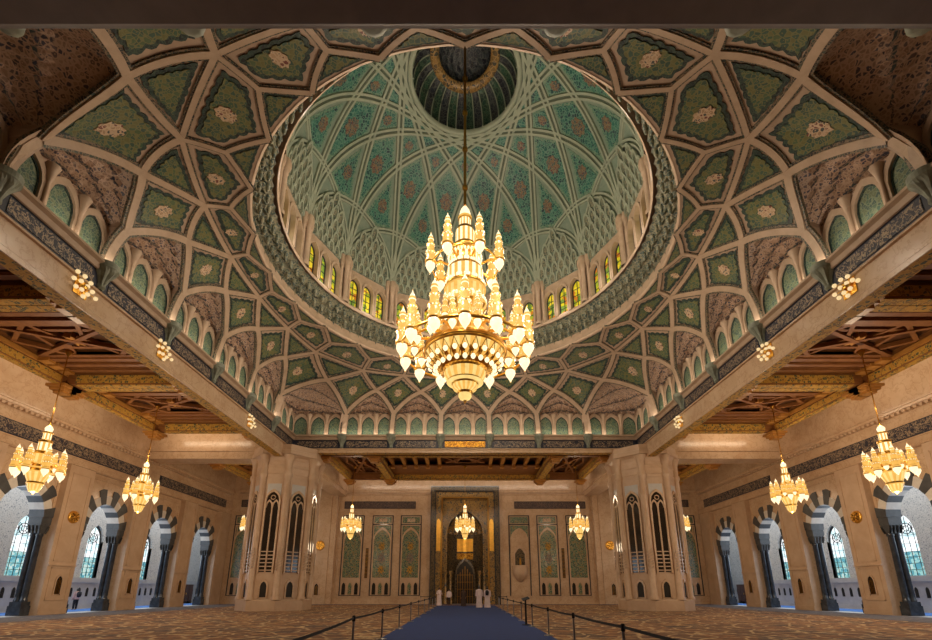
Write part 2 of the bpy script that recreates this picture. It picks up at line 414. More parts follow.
for k in range(24):
    def mk(st):
        global LS, LT
        sc_, tc_ = sum(s for s, t in st) / len(st) + .01, sum(t for s, t in st) / len(st)
        LS = (PV(sc_ + .05, tc_) - PV(sc_, tc_)).length / .05; LT = (PV(sc_, tc_ + .03) - PV(sc_, tc_ - .03)).length / .06
        return [(s * LS, t * LT) for s, t in st]
    arcR = [(k + u, archt(u)) for u in (.0, .12, .26, .4, .5)]; arcL = [(2 * k - s, t) for s, t in arcR]
    def lift(pts, e):
        out = []
        for x, y in pts:
            u = abs(x / LS - k); out.append((x, max(y, (archt(min(.5, u)) + .0) * LT + e * (1.0 if u < .42 else 1 - (u - .42) * 8))) if u < .5 else (x, y))
        return out
    p = MB(); layered_panel(p, mk([(k, TJ), (k + .5, TA), (k, TB), (k - .5, TA)]), FV, .46, scal=.1, adj=lift)
    p.build('kite_tile', ['edge', 'green', 'medal'], vault)
    p = MB(); layered_panel(p, mk([(k + .5, TA), (k + 1, TB), (k, TB)]), FV, .40, False, .07)
    p.build('triangle_tile', ['edge', 'green', 'medal'], vault)
    p = MB(); layered_panel(p, mk([(k, TB), (k + 1, TB), (k + 1, TC), (k + .5, .995), (k, TC)]), FV, .40, scal=.09)
    p.build('pentagon_tile', ['edge', 'green', 'medal'], vault)
    p = MB(); layered_panel(p, mk([(k, TC), (k + .5, 1.0), (k - .5, 1.0)]), FV, .28, False)
    p.build('spandrel_tile', ['edge', 'green', 'medal'], vault)

# niches under the arches, three or six tall tiles and stalactite work above
ZT = 16.25
for k in range(24):
    a, b = SPR[k], SPR[(k + 1) % 24]; q, j = divmod(k % 24 + 3, 6); q %= 4; corner = j == 5
    na = V((math.cos(q * PI / 2), math.sin(q * PI / 2), 0)); nb = V((-na.y, na.x, 0)); OUT = .3
    if corner:
        cpt = V((0, CY, 0)) + (na + nb) * (HW + OUT); back = [a + na * OUT, cpt, b + nb * OUT]
    else: back = [a + na * OUT, b + na * OUT]
    nr = thing('stalactite_niche', None, None, kind='structure'); nr.name = 'trim_niche'
    def along(u):
        x = u * (len(back) - 1); i = min(int(x), len(back) - 2); return back[i].lerp(back[i + 1], x - i)
    w = MB()
    for i in range(len(back) - 1): w.add([back[i] + V((0, 0, ZC - .3)), back[i + 1] + V((0, 0, ZC - .3)), back[i + 1] + V((0, 0, ZT + .1)), back[i] + V((0, 0, ZT + .1))], [(0, 1, 2, 3)])
    for u, e in ((.06, 0), (.94, 1)):
        col = [PV(k + u, TJ * i / 5) for i in range(6)] + [PV(k + u, archt(u))]
        w.grid([[V((along(e).x, along(e).y, p.z)) for p in col], col])
    w.build('niche_back', 'plaster', nr)
    nseg = len(back) - 1
    for sgm in range(nseg):
        p0, p1 = back[sgm], back[sgm + 1]; d = (p1 - p0).normalized(); L = (p1 - p0).length; inn = V((-d.y, d.x, 0))
        if inn.dot(V((0, CY, 0)) - p0) < 0: inn = -inn
        for i in range(3):
            c = p0 + d * (L * (i + .5) / 3 + (0 if not corner else 0)); hw = L / 6 - .17
            to3 = lambda x, z, dep: c + d * x + inn * dep + V((0, 0, ZC + z))
            t = MB(); op = arch_pts(hw, 1.05, 1.8, 6); t.prism([to3(x, z, .0) for x, z in op], inn * .06, 0)
            t.build('niche_tile', 'niche', nr)
            f = MB(); framed(f, to3, arch_pts(hw + .16, 1.1, 2.1, 6), op, .2, 0)
            framed(f, to3, arch_pts(hw + .03, 1.06, 1.86, 6), arch_pts(hw - .05, 1.03, 1.7, 6), .1, 1)
            f.build('niche_frame', ['rib', 'edge'], nr)
            if i < 2:
                e = p0 + d * (L * (i + 1) / 3)
                s = MB(); s.lathe([(.1, 0), (.1, .06), (.07, .1), (.06, 1.25), (.09, 1.3), (.15, 1.65), (.24, 1.95)], 8, e + inn * .24 + V((0, 0, ZC)), 0)
                s.build('niche_shaft', 'rib', nr)
    mq = MB(); nc = 14 if corner else 8; NT = 4; rows = []
    cen = V((0, CY, 17))
    for jv in range(NT * 4 + 1):
        tier, fr = divmod(jv, 4); fr /= 4
        if tier == NT: tier, fr = NT - 1, 1.0
        v = (tier + fr) / NT; ve = (tier + fr ** 2.2) / NT; row = []
        for iu in range(nc * 4 + 1):
            u = iu / (nc * 4); bk = along(u); bk = V((bk.x, bk.y, ZT)); ft = PV(k + .06 + .88 * u, archt(.06 + .88 * u))
            g = 1 - math.cos(ve * PI / 2); h = math.sin(v * PI / 2)
            p = bk.lerp(ft, g); p.z = bk.z + (ft.z - bk.z) * h
            o = (p - cen); o.z = 0; o.normalize()
            amp = .34 * min(1, 4 * u, 4 * (1 - u)) * (1 - .5 * v)
            row.append(p + o * amp * abs(math.sin(PI * (u * nc + .5 * (tier % 2)))) * (1 - .55 * fr) - V((0, 0, amp * .6 * abs(math.cos(PI * (u * nc + .5 * (tier % 2)))) * (1 if fr < .3 else 0))))
        rows.append(row)
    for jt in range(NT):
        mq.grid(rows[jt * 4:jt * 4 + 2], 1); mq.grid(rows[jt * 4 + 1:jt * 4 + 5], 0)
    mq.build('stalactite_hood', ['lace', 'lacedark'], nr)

# cornice, calligraphy frieze and marble beams round the square
sides = [('right', 0), ('far', 1), ('left', 2), ('near', 3)]
def side_frame(q):
    a = q * PI / 2; n = V((math.cos(a), math.sin(a), 0)); t = V((-n.y, n.x, 0)); return n, t
for sname, q in sides:
    n, t = side_frame(q); zb = {'far': 12.85, 'near': 13.95}.get(sname, 12.0)
    beam = thing('trim_beam_' + sname, None, None, kind='structure')
    pt = lambda along, out, z: V((0, CY, 0)) + n * (HW + out) + t * along + V((0, 0, z))
    def run(mb, prof, ms, L0=-HW, L1=HW):
        for i in range(len(prof) - 1):
            (o0, z0), (o1, z1) = prof[i], prof[i + 1]
            e = lambda L, o: (L / HW) * (HW + o)
            mb.add([pt(e(L0, o0), o0, z0), pt(e(L1, o0), o0, z0), pt(e(L1, o1), o1, z1), pt(e(L0, o1), o1, z1)], [(0, 1, 2, 3)], ms[i])
    lip = .15 if sname == 'near' else .34
    m = MB(); run(m, [(.6, ZC - .05), (-lip + .03, ZC), (-lip, ZC - .13), (-lip * .6, ZC - .22), (-.12, ZC - .4), (-.06, ZC - .42)], [0] * 5)
    m.build('cornice', 'greybeam' if sname == 'near' else 'rib', beam)
    if sname == 'near':
        m = MB(); run(m, [(-.06, ZC - .42), (0, zb), (1.5, zb), (1.5, 15)], [0] * 3); m.build('beam_face', 'greybeam', beam)
        for i in range(6):
            c = (i - 2.5) * BAY; m = MB(); m.lathe([(.0, .0), (.25, .03), (.36, .1), (.36, .3)], 12, pt(c, -.05, 14.08), 0); m.build('bracket', 'verd', beam)
        continue
    m = MB(); run(m, [(-.06, ZC - .42), (-.02, ZC - .46), (-.02, 13.28), (-.06, 13.24)], [0, 0, 0]); m.build('frieze_ground', 'navy', beam)
    m = MB(); run(m, [(-.06, 13.24), (-.1, 13.2), (-.1, 13.12), (0, 13.1), (0, zb + .25), (-.05, zb + .2), (-.05, zb), (.0, zb)], [0] * 7); m.build('beam_face', 'marble', beam)
    m = MB(); run(m, [(0, zb), (.62, zb), (.62, 15)], [0, 1]); m.build('beam_soffit', ['goldpaint' if sname != 'near' else 'marble2', 'marble2'], beam)
    for i in range(7):
        c = (i - 3) * BAY
        m = MB(); w = BAY / 2 - .38
        m.prism([pt(c - w, -.05, 13.34), pt(c + w, -.05, 13.34), pt(c + w, -.05, ZC - .52), pt(c - w, -.05, ZC - .52)], n * .06, 0)
        m.build('calligraphy_panel', 'scriptgold' if (sname == 'far' and i == 3) else 'script', beam)
    for i in range(6):
        c = (i - 2.5) * BAY
        m = MB(); rows = []
        for z, r, dpt in ((13.25, .1, .12), (13.35, .16, .2), (13.5, .13, .17), (13.75, .2, .26), (14.0, .34, .42), (14.15, .44, .52), (14.18, .46, .54), (14.42, .46, .54), (14.42, .0, .0)):
            row = []
            for jj in range(17):
                a = -PI / 2 + PI * jj / 16; fl = 1 + (.1 * math.cos(jj * PI / 2) if 13.4 < z < 14.1 else 0)
                row.append(pt(c + math.sin(a) * r * fl, -math.cos(a) * dpt * fl - .03, z))
            rows.append(row)
        m.grid(rows, 0, False); m.build('bracket', 'verd', beam)

# ------------------------------------------------------------------ ring, drum and dome
drum = thing('wall_drum', None, None, kind='structure')
m = MB(); m.lathe([(RR + .02, ZR - .02), (RR - .08, ZR + .05), (RR - .05, ZR + .15), (RR + .05, ZR + .2), (RR + .1, ZR + .8)], 96, (0, CY, 0)); m.build('plain_band', 'rib', drum)
RD = 10.6; RC = RD - .12; ZD0, ZD1 = 21.25, 24.45
m = MB(); rows = []; NCELL = 96; NT = 3
for jv in range(NT * 4 + 1):
    tier, fr = divmod(jv, 4); fr /= 4
    if tier == NT: tier, fr = NT - 1, 1.0
    v = (tier + fr) / NT; ve = (tier + fr ** 2) / NT; row = []
    for i in range(NCELL * 4 + 1):
        a = 2 * PI * i / (NCELL * 4)
        ph = PI * (i / 4 + .5 * (tier % 2))
        r = RR + .08 - .95 * ve + .28 * abs(math.sin(ph)) * (1 - .6 * fr)
        z = 20.05 + 1.02 * v - (.3 * abs(math.cos(ph)) ** 3 if fr < .3 else 0)
        row.append((r * math.cos(a), CY + r * math.sin(a), z))
    rows.append(row)
m.grid(rows, 0); m.build('stalactite_cornice', 'muqgreen', drum)
m = MB()
for i in range(96):
    a = 2 * PI * i / 96; r = RR - .28
    m.lathe([(.0, -.42), (.07, -.34), (.12, -.12), (.1, .1)], 6, (r * math.cos(a), CY + r * math.sin(a), 20.2), 0)
    a += PI / 96; r = RR - .62
    m.lathe([(.0, -.38), (.07, -.3), (.12, -.1), (.1, .15)], 6, (r * math.cos(a), CY + r * math.sin(a), 20.62), 0)
m.build('stalactite_drop', 'muqgreen', drum)
m = MB(); m.lathe([(10.2, 21.0), (10.12, 21.1), (10.2, 21.25), (RD + .3, 21.3)], 96, (0, CY, 0)); m.build('drum_ledge', 'rib', drum)
NB = 16
def colang(k): return 2 * PI * (k + .5) / NB
ZS, HS = 24.3, 9.9
def zd(r):
    c = min(1, max(0, (r - 3.55) / (RD - .1 - 3.55))); ph = math.acos(c); return ZS + HS * math.sin(ph) ** .97
def PD(x, y, off=0.0):
    r = math.hypot(x, y); p = V((x, CY + y, zd(r)))
    if off:
        e = .02; dz = (zd(r - e) - zd(r + e)) / (2 * e); nn = V((-x / r * dz, -y / r * dz, -1.0)).normalized(); p = p + nn * off
    return p
def ND(x, y):
    r = max(.01, math.hypot(x, y)); e = .02; dz = (zd(r - e) - zd(r + e)) / (2 * e)
    return V((-x / r * dz, -y / r * dz, -1.0)).normalized()
wn = 0
for k in range(NB):
    a0, a1 = colang(k), colang(k + 1)
    p0 = V((RD * math.cos(a0), CY + RD * math.sin(a0), 0)); p1 = V((RD * math.cos(a1), CY + RD * math.sin(a1), 0))
    d = (p1 - p0).normalized(); L = (p1 - p0).length; inn = V((-d.y, d.x, 0))
    if inn.dot(V((0, CY, 0)) - p0) < 0: inn = -inn
    w = MB(); hw = .42; zs, za = ZD0 + .3, 0
    for i in range(3):
        c = p0 + d * (L * .5 + (i - 1) * 1.13)
        to3 = lambda x, z, dep: c + d * x + inn * dep + V((0, 0, ZD0 + z))
        op = arch_pts(hw, 1.95, 2.6, 6, .25); H = ZD1 - ZD0; e = .565 if i != 1 else .565
        lo = -.565 if i else -(L * .5 - 1.13); hi = .565 if i < 2 else (L * .5 - 1.13)
        w.add([to3(lo, 0, 0), to3(-hw, 0, 0), to3(-hw, H, 0), to3(lo, H, 0)], [(0, 1, 2, 3)]); w.add([to3(hw, 0, 0), to3(hi, 0, 0), to3(hi, H, 0), to3(hw, H, 0)], [(0, 1, 2, 3)])
        w.add([to3(-hw, 0, 0), to3(hw, 0, 0), to3(hw, .25, 0), to3(-hw, .25, 0)], [(0, 1, 2, 3)])
        top = op[1:-1]
        w.grid([[to3(x, z, 0) for x, z in top], [to3(x, H, 0) for x, z in top]])
        w.grid([[to3(x, z, 0) for x, z in op], [to3(x, z, -.35) for x, z in op]])
        wn += 1
        wo = thing('window_%d' % wn, None, None, kind='structure')
        f = MB(); framed(f, to3, arch_pts(hw + .12, 1.95, 2.8, 6, .12), op, .14, 0); f.build('window_frame', 'domerib' if 0 else 'rib', wo)
        g = MB(); g.prism([to3(x, z, -.3) for x, z in op], inn * .03); g.build('pane', 'yellowglass', wo)
        g = MB(); g.bar(to3(0, .25, -.24), to3(0, 2.45, -.24), .04, .04)
        for zz in (.75, 1.3, 1.85): g.bar(to3(-hw, zz, -.24), to3(hw, zz, -.24), .035, .035)
        framed(g, lambda x, z, dd: to3(x, z, dd - .26), op, arch_pts(hw - .07, 1.92, 2.5, 6, .3), .05, 0)
        g.build('leading', 'lead', wo)
    w.build('drum_wall', 'rib', drum)
    c = MB(); cx, cy = (RD - .22) * math.cos(a0), CY + (RD - .22) * math.sin(a0)
    for da, rr in ((0, .17), (-.035, .11), (.035, .11)):
        xx, yy = (RD - .2 - (.12 if da == 0 else 0)) * math.cos(a0 + da), CY + (RD - .2 - (.12 if da == 0 else 0)) * math.sin(a0 + da)
        c.lathe([(rr * 1.5, ZD0), (rr * 1.5, ZD0 + .25), (rr, ZD0 + .35), (rr, 24.0), (rr * 1.3, 24.05), (rr * 1.2, 24.2), (rr * 2, 24.6), (rr * 1.6, 25.0)], 8, (xx, yy, 0))
    c.build('drum_column', 'rib', drum)
    lu = MB(); am = (a0 + a1) / 2
    # stalactite lunette: tiers of little lancets climbing under the low arches
    for tier in range(5):
        zz = ZD1 + .05 + tier * .82; nn = 7
        for i in range(nn):
            ua = (i + (.25 if tier % 2 else .75)) / nn; aa = a0 + (a1 - a0) * ua; da = (a1 - a0) * min(ua, 1 - ua)
            lim = zd(min(RC, RC * math.cos(PI / 8) / math.cos(PI / 8 - da)))
            h = .78
            if zz + h * .75 > lim: continue
            dep = .05 + .025 * tier
            zt = min(zz + h, lim); r0 = RD - .1
            if zz > ZS: r0 = 3.55 + (RD - .1 - 3.55) * math.cos(math.asin(min(1, (zz - ZS) / HS)))
            r1 = 3.55 + (RD - .1 - 3.55) * math.cos(math.asin(min(1, max(0, (zz + h - ZS) / HS)))); sl = (r0 - r1) / h
            rr = r0 - dep; cc = V((rr * math.cos(aa), CY + rr * math.sin(aa), zz)); td = V((-math.sin(aa), math.cos(aa), 0)); iw = V((-math.cos(aa), -math.sin(aa), 0))
            t3 = lambda x, z, dd: cc + td * x + iw * (dd + sl * z) + V((0, 0, z))
            framed(lu, t3, arch_pts(.27, h * .5, h + .1, 3), arch_pts(.16, h * .5, h - .1, 3), .14, 0)
            lu.prism([t3(x, z, .03) for x, z in arch_pts(.16, h * .5, h - .1, 3)], iw * .01, 1)
    lu.build('stalactite_lunette', ['domerib', 'muqgreen'], drum)

dome = thing('ceiling_dome', None, None, kind='structure')
m = MB(); rows = []
rl = [RD - .02] + [3.55 + (RD - .1 - 3.55) * math.cos(PI / 2 * i / 22) for i in range(0, 23)]
rows = [[(r * math.cos(2 * PI * i / 96), CY + r * math.sin(2 * PI * i / 96), (zd(r) if ii else ZD1 - .05)) for i in range(97)] for ii, r in enumerate(rl)]
m.grid(rows, 0, True); m.build('dome_shell', 'domeshell', dome)
lines = []
RC = RD - .12
for k in range(NB):
    for mm, w, h in ((6, .23, .22), (2, .19, .24)):
        A = V((RC * math.cos(colang(k)), RC * math.sin(colang(k)))); B = V((RC * math.cos(colang(k + mm)), RC * math.sin(colang(k + mm))))
        lines.append((A, B, mm)); N = 48 if mm == 6 else 30; pts = []; nr = []
        for i in range(N + 1):
            u = .5 - .5 * math.cos(PI * i / N); q = A.lerp(B, u); pts.append(PD(q.x, q.y)); nr.append(ND(q.x, q.y))
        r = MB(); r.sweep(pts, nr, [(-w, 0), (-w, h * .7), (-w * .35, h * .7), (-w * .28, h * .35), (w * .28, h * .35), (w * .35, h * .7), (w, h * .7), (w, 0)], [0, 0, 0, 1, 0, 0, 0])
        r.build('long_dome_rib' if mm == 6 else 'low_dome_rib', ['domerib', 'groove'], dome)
cells = [[(RC * math.cos(2 * PI * i / 128), RC * math.sin(2 * PI * i / 128)) for i in range(128)]]
for A, B, mm in lines:
    d = B - A; out = []
    for poly in cells:
        sd = [d.x * (y - A.y) - d.y * (x - A.x) for x, y in poly]
        if max(sd) < 1e-6 or min(sd) > -1e-6: out.append(poly); continue
        pos, neg = [], []
        for i in range(len(poly)):
            p, q, a, b = poly[i], poly[(i + 1) % len(poly)], sd[i], sd[(i + 1) % len(poly)]
            (pos if a >= 0 else neg).append(p)
            if a * b < 0:
                u = a / (a - b); x = (p[0] + (q[0] - p[0]) * u, p[1] + (q[1] - p[1]) * u); pos.append(x); neg.append(x)
        out += [x for x in (pos, neg) if len(x) > 2]
    cells = out
for poly in cells:
    A, c = area_c(poly); r = math.hypot(*c)
    if r < 3.6 or r > 9.75 or abs(A) < .12: continue
    ca, sa = c[0] / r, c[1] / r
    # unroll: distance up the dome and distance round it
    def uf(x, y):
        a = math.atan2(y * ca - x * sa, x * ca + y * sa); rr = math.hypot(x, y); cc = min(1, max(0, (rr - 3.55) / (RD - .1 - 3.55)))
        return (a * r, math.acos(cc) * 7.5)
    def ff(u, v, off):
        a = u / r; rr = 3.55 + (RD - .1 - 3.55) * math.cos(min(PI / 2, max(0, v / 7.5))); x0, y0 = rr * math.cos(a), rr * math.sin(a)
        return PD(x0 * ca - y0 * sa, x0 * sa + y0 * ca, off)
    pl = [uf(x, y) for x, y in resample(poly, 24)] if len(poly) > 8 else [uf(x, y) for x, y in poly]
    big = abs(area_c(pl)[0]) > 1.6
    p = MB(); layered_panel(p, pl, ff, .33, big, .06, (0, 1, 2), .03, .2)
    p.build('large_dome_tile' if big else 'small_dome_tile', ['tealedge', 'teal', 'red'], dome)
# crown of the dome
cup = thing('ceiling_cupola', None, None, kind='structure')
m = MB(); m.lathe([(3.75, 34.02), (3.6, 33.9), (3.45, 33.95), (3.45, 34.25)], 64, (0, CY, 0)); m.build('cupola_rim', 'domerib', cup)
NF = 32
for i in range(NF):
    g = MB(); rows = []
    for j in range(13):
        v = j / 12; rb = 3.45 * math.cos(v * PI / 2 * .62); z = 34.2 + 2.3 * math.sin(v * PI / 2)
        rows.append([((rb + .14 * math.sin(PI * e / 6)) * math.cos(2 * PI * (i + e / 6) / NF), CY + (rb + .14 * math.sin(PI * e / 6)) * math.sin(2 * PI * (i + e / 6) / NF), z) for e in range(7)])
    g.grid(rows, 0); g.build('cupola_flute', 'cup' if i % 2 else 'cup2', cup)
rbm = MB()
for i in range(NF):
    a = 2 * PI * i / NF; rbm.tube([((3.45 * math.cos(v * PI / 2 * .62) - .03) * math.cos(a), CY + (3.45 * math.cos(v * PI / 2 * .62) - .03) * math.sin(a), 34.2 + 2.3 * math.sin(v * PI / 2)) for v in [j / 10 for j in range(11)]], .045, 5)
rbm.build('cupola_ribs', 'domerib', cup)
rt = 3.45 * math.cos(PI / 2 * .62)
m = MB()
for i in range(16):
    a = 2 * PI * (i + .5) / 16; m.lathe([(.0, -.08), (.2, -.06), (.24, 0), (.2, .05)], 10, (2.05 * math.cos(a), CY + 2.05 * math.sin(a), 36.3), 0)
m.lathe([(2.35, 36.25), (2.3, 36.15), (1.8, 36.3), (1.75, 36.45)], 48, (0, CY, 0), 0); m.build('cupola_ring', 'mosaic', cup)
m = MB(); rows = []
for j in range(9):
    v = j / 8; r = 1.95 * math.cos(v * PI / 2); z = 36.45 + 1.3 * math.sin(v * PI / 2)
    rows.append([((r + .12 * abs(math.sin(8 * 2 * PI * i / 96 + (PI / 2 if j % 2 else 0)))) * math.cos(2 * PI * i / 96), CY + (r + .12 * abs(math.sin(8 * 2 * PI * i / 96 + (PI / 2 if j % 2 else 0)))) * math.sin(2 * PI * i / 96), z) for i in range(97)])
m.grid(rows, 0); m.build('cupola_star', 'cup2', cup)

# ------------------------------------------------------------------ the hall below
D = 51.8; WS = 27.0; PER = 6.55; PIL0 = 29.77; PW = 2.13
m = MB(); m.box(-40, 40, -9, 60, -.4, 0); fl = m.build('floor', 'pale', None, kind='structure')
m = MB(); m.box(-26.9, 26.9, -8, 51.0, 0, .015); cp = m.build('patterned_carpet', 'carpet'); cp['label'] = 'huge brown and gold patterned carpet covering the prayer hall floor'; cp['category'] = 'carpet'
for sx, nm in ((-1, 'left'), (1, 'right')):
    m = MB(); m.box(min(sx * 22.6, sx * 26.8), max(sx * 22.6, sx * 26.8), -8, 50.2, .016, .024)
    o = m.build('carpet_border', 'greycarpet'); o['label'] = 'grey blue border strip of carpet along the %s arcade' % nm; o['category'] = 'carpet'; o['group'] = 'grey carpet borders along the arcades'
    m = MB(); m.box(min(sx * 28.8, sx * 32.3), max(sx * 28.8, sx * 32.3), 4, 56, 0, .02)
    o = m.build('corridor_runner', 'bluerunner'); o['label'] = 'bright blue carpet runner in the corridor behind the %s arches' % nm; o['category'] = 'carpet'; o['group'] = 'blue corridor runners'
m = MB(); m.box(-2.8, 3.0, -6, 47.5, .016, .03); m.box(-27, 27, 50.6, 51.4, .016, .026)
m2 = MB(); m2.box(-2.8, 3.0, -6, 47.5, .016, .03); o = m2.build('blue_walkway', 'blue'); o['label'] = 'plain royal blue carpet walkway leading up to the mihrab'; o['category'] = 'carpet'
m2 = MB(); m2.box(-26.8, 26.8, 50.3, 51.0, .016, .026); o = m2.build('blue_strip', 'blue'); o['label'] = 'narrow blue carpet strip along the foot of the far wall'; o['category'] = 'carpet'

# ---- arcade walls
def sgnbox(mb, sx, xa, xb, *r): mb.box(min(sx * xa, sx * xb), max(sx * xa, sx * xb), *r)
pil = [PIL0 + PER * i for i in range(-6, 4)]
bays = [(a + PW, b) for a, b in zip(pil, pil[1:])]   # openings between pilasters
SPZ, RI, RO = 6.15, 1.5, 2.15
DEP = .85
col_proto = {}
def make_column():
    t = thing('clustered_column', '', 'column')
    b = MB(); b.box(-.33, .33, -.42, .42, .02, .6); b.box(-.29, .29, -.38, .38, .6, .85); b.build('base', 'black', t)
    for dy in (-.19, .19):
        s = MB(); s.lathe([(.21, .85), (.21, .95), (.18, 1.0), (.178, 1.2), (.17, 4.9), (.2, 4.95), (.2, 5.05), (.18, 5.1)], 16, (0, dy, 0)); s.build('shaft', 'black', t)
    c = MB()
    for z0, z1, w0, w1 in ((5.1, 5.65, .2, .3), (5.65, 5.72, .34, .34), (5.72, 6.14, .36, .36)):
        vs = [(sxx * w, sy * (w + .08), z) for z, w in ((z0, w0), (z1, w1)) for sxx, sy in ((-1, -1), (1, -1), (1, 1), (-1, 1))]
        c.add(vs, [(0, 1, 2, 3), (4, 5, 6, 7), (0, 1, 5, 4), (1, 2, 6, 5), (2, 3, 7, 6), (3, 0, 4, 7)])
    for sy in (-1, 1):
        for i in range(4):
            for sxx in (-1, 1): c.tube([(sxx * .2, sy * .38 * (i - 1.5) / 1.5 * .9, 5.1), (sxx * .28, sy * .38 * (i - 1.5) / 1.5 * .95, 5.4), (sxx * .34, sy * .38 * (i - 1.5) / 1.5, 5.6)], [.05, .07, .04], 5)
    c.build('capital', 'slate', t)
    return t
def make_arch(sx):
    t = thing('striped_arch', '', 'arch'); n = 11
    for i in range(n):
        a0, a1 = PI * i / n, PI * (i + 1) / n; dark = i % 2 == 0; ro = RO + (.34 if dark else -.1)
        g = MB(); f = lambda a, r: (math.cos(a) * r, math.sin(a) * r * (1.08 + .06 * math.sin(a)))
        pts = [f(a0, RI), f(a0, ro), f((a0 + a1) / 2, ro + (.06 if dark else .03)), f(a1, ro), f(a1, RI)]
        proud = .07 if dark else .05
        g.prism([(-proud * 1.0, y, z) for y, z in pts], (DEP + 2 * proud, 0, 0)); g.build('voussoir', 'slate' if dark else 'white', t)
    return t
colP = None; archP = None
BAYNAME = {8: 'far end', 7: 'second from the far end', 6: 'third from the far end', 5: 'fourth from the far end', 4: 'fifth from the far end'}
for sx, nm in ((-1, 'left'), (1, 'right')):
    wall = thing('wall_' + nm, None, None, kind='structure')
    w = MB(); X0, X1 = WS + .45, WS + .45 + DEP
    ys = [(-8, bays[3][0])] + [(pil[i], pil[i] + PW) for i in range(4, len(pil))]
    for i, (a, b) in enumerate(bays):
        if i < 3: sgnbox(w, sx, X0, X1, a - PW, b, 0, 15); continue
        sgnbox(w, sx, X0, X1, a - PW, a, 0, 15)
        cy = (a + b) / 2; H = (b - a) / 2
        arc = [(cy - RI * 1.02 * math.cos(PI * j / 20), SPZ + RI * 1.02 * math.sin(PI * j / 20) * 1.12) for j in range(21)]
        for x in (X0, X1): w.grid([[(sx * x, a, SPZ)] + [(sx * x, y, z) for y, z in arc] + [(sx * x, b, SPZ)], [(sx * x, a, 15)] + [(sx * x, y, 15) for y, z in arc] + [(sx * x, b, 15)]])
        w.grid([[(sx * X0, y, z) for y, z in arc], [(sx * X1, y, z) for y, z in arc]])
        for y0, y1 in ((a, cy - RI), (cy + RI, b)): w.add([(sx * X0, y0, SPZ), (sx * X1, y0, SPZ), (sx * X1, y1, SPZ), (sx * X0, y1, SPZ)], [(0, 1, 2, 3)])
    sgnbox(w, sx, X0, X1, -9, pil[0], 0, 15); sgnbox(w, sx, X0, X1, pil[-1], D + .5, 0, 15)
    w.build('arcade_wall', 'marble', wall)
    # pilasters with sunk panels
    for i, y in enumerate(pil):
        if i < 2: continue
        y1 = min(y + PW, D - .1)
        p = MB(); sgnbox(p, sx, WS, X0, y, y1, 0, 9.9); sgnbox(p, sx, WS - .06, WS, y, y1, 0, .35)
        for (z0, z1) in ((.9, 3.0), (3.4, 9.4)):
            for ya, yb, za, zb in ((y + .3, y + .36, z0, z1), (y1 - .36, y1 - .3, z0, z1), (y + .3, y1 - .3, z0, z0 + .06), (y + .3, y1 - .3, z1 - .06, z1)): sgnbox(p, sx, WS - .035, WS, ya, yb, za, zb)
        sgnbox(p, sx, WS - .08, WS, y, y1, 3.1, 3.2)
        p.build('pilaster', 'marble2', wall)
    # mouldings above the arches
    p = MB()
    for (z0, z1, o) in ((9.93, 10.1, .08), (10.42, 10.5, .05), (11.38, 11.46, .05), (12.25, 12.32, .1), (12.32, 12.5, .16), (12.5, 12.58, .22)): sgnbox(p, sx, WS + .3 - .3 - o + .1, X0, -8, D, z0, z1)
    for i, (a, b) in enumerate(bays):
        if i < 3: continue
        for ya, yb, za, zb in ((a + .15, a + .25, 6.3, 9.6), (b - .25, b - .15, 6.3, 9.6), (a + .15, b - .15, 9.5, 9.6)): sgnbox(p, sx, X0 - .05, X0, ya, yb, za, zb)
    sgnbox(p, sx, WS + .1, X0, -8, D, 9.9, 15)
    p.build('moulding', 'marble', wall)
    p = MB()
    for i in range(120): y = 8 + i * .36; sgnbox(p, sx, WS - .12, WS + .1, y, y + .2, 12.1, 12.26)
    p.build('dentil_course', 'marble2', wall)
    for i, (a, b) in enumerate([(14.0, 36.4), (38.9, 50.2)]):
        p = MB(); sgnbox(p, sx, WS + .02, WS + .1, a, b, 10.58, 11.32); p.build('calligraphy_frieze', 'script', wall)
        p = MB(); sgnbox(p, sx, WS + .05, WS + .1, a - .08, b + .08, 10.52, 11.38); p.build('frieze_border', 'navy', wall)
    # columns and striped arches
    for i, (a, b) in enumerate(bays):
        if i < 4: continue
        cy = (a + b) / 2; bn = BAYNAME[i]; xc = sx * (X0 + DEP / 2)
        if archP is None: o = archP = make_arch(sx)
        else: o = copy_tree(archP)
        place(o, (sx * X0 if sx > 0 else -X1, cy, SPZ), 0, 'black and white striped arch on the %s side, %s' % (nm, bn), 'striped arches of the side arcades')
        for sy, side in ((1, 'far'), (-1, 'near')):
            if colP is None: o = colP = make_column()
            else: o = copy_tree(colP)
            place(o, (xc, (b - .35) if sy > 0 else (a + .35), 0), PI / 2, 'black twin marble column at %s jamb of %s arch, %s' % (side, nm, bn), 'black twin columns of the arcades')
    # small dark grilles low on the pilasters, brass roundels
    for i in range(6, len(pil)):
        y = pil[i] + PW / 2; desc = ['', 'between the two nearest arches', 'between the second and third arches', 'before the last arch', 'next to the far corner'][i - 5]
        if i == len(pil) - 1: continue
        t = thing('pointed_grille', 'small dark pointed grille low on %s pilaster %s' % (nm, desc), 'grille', (sx * (WS - .005), y, 1.3), 0, 'pointed grilles on the arcade pilasters')
        to3 = lambda x, z, d: V((-sx * d, x, z)); op = arch_pts(.22, .85, 1.15, 4)
        g = MB(); g.prism([to3(x, z, .0) for x, z in op], (-sx * .03, 0, 0)); g.build('back_plate', 'iron', t)
        g = MB(); framed(g, to3, arch_pts(.3, .88, 1.25, 4, -.08), op, .07, 0); g.build('surround', 'marble2', t)
        g = MB(); [g.bar(to3(x, 0, .045), to3(x, 1.0 - abs(x), .045), .03, .03, 0, (1, 0, 0)) for x in (-.11, 0, .11)]; g.build('bar', 'golddeep', t)
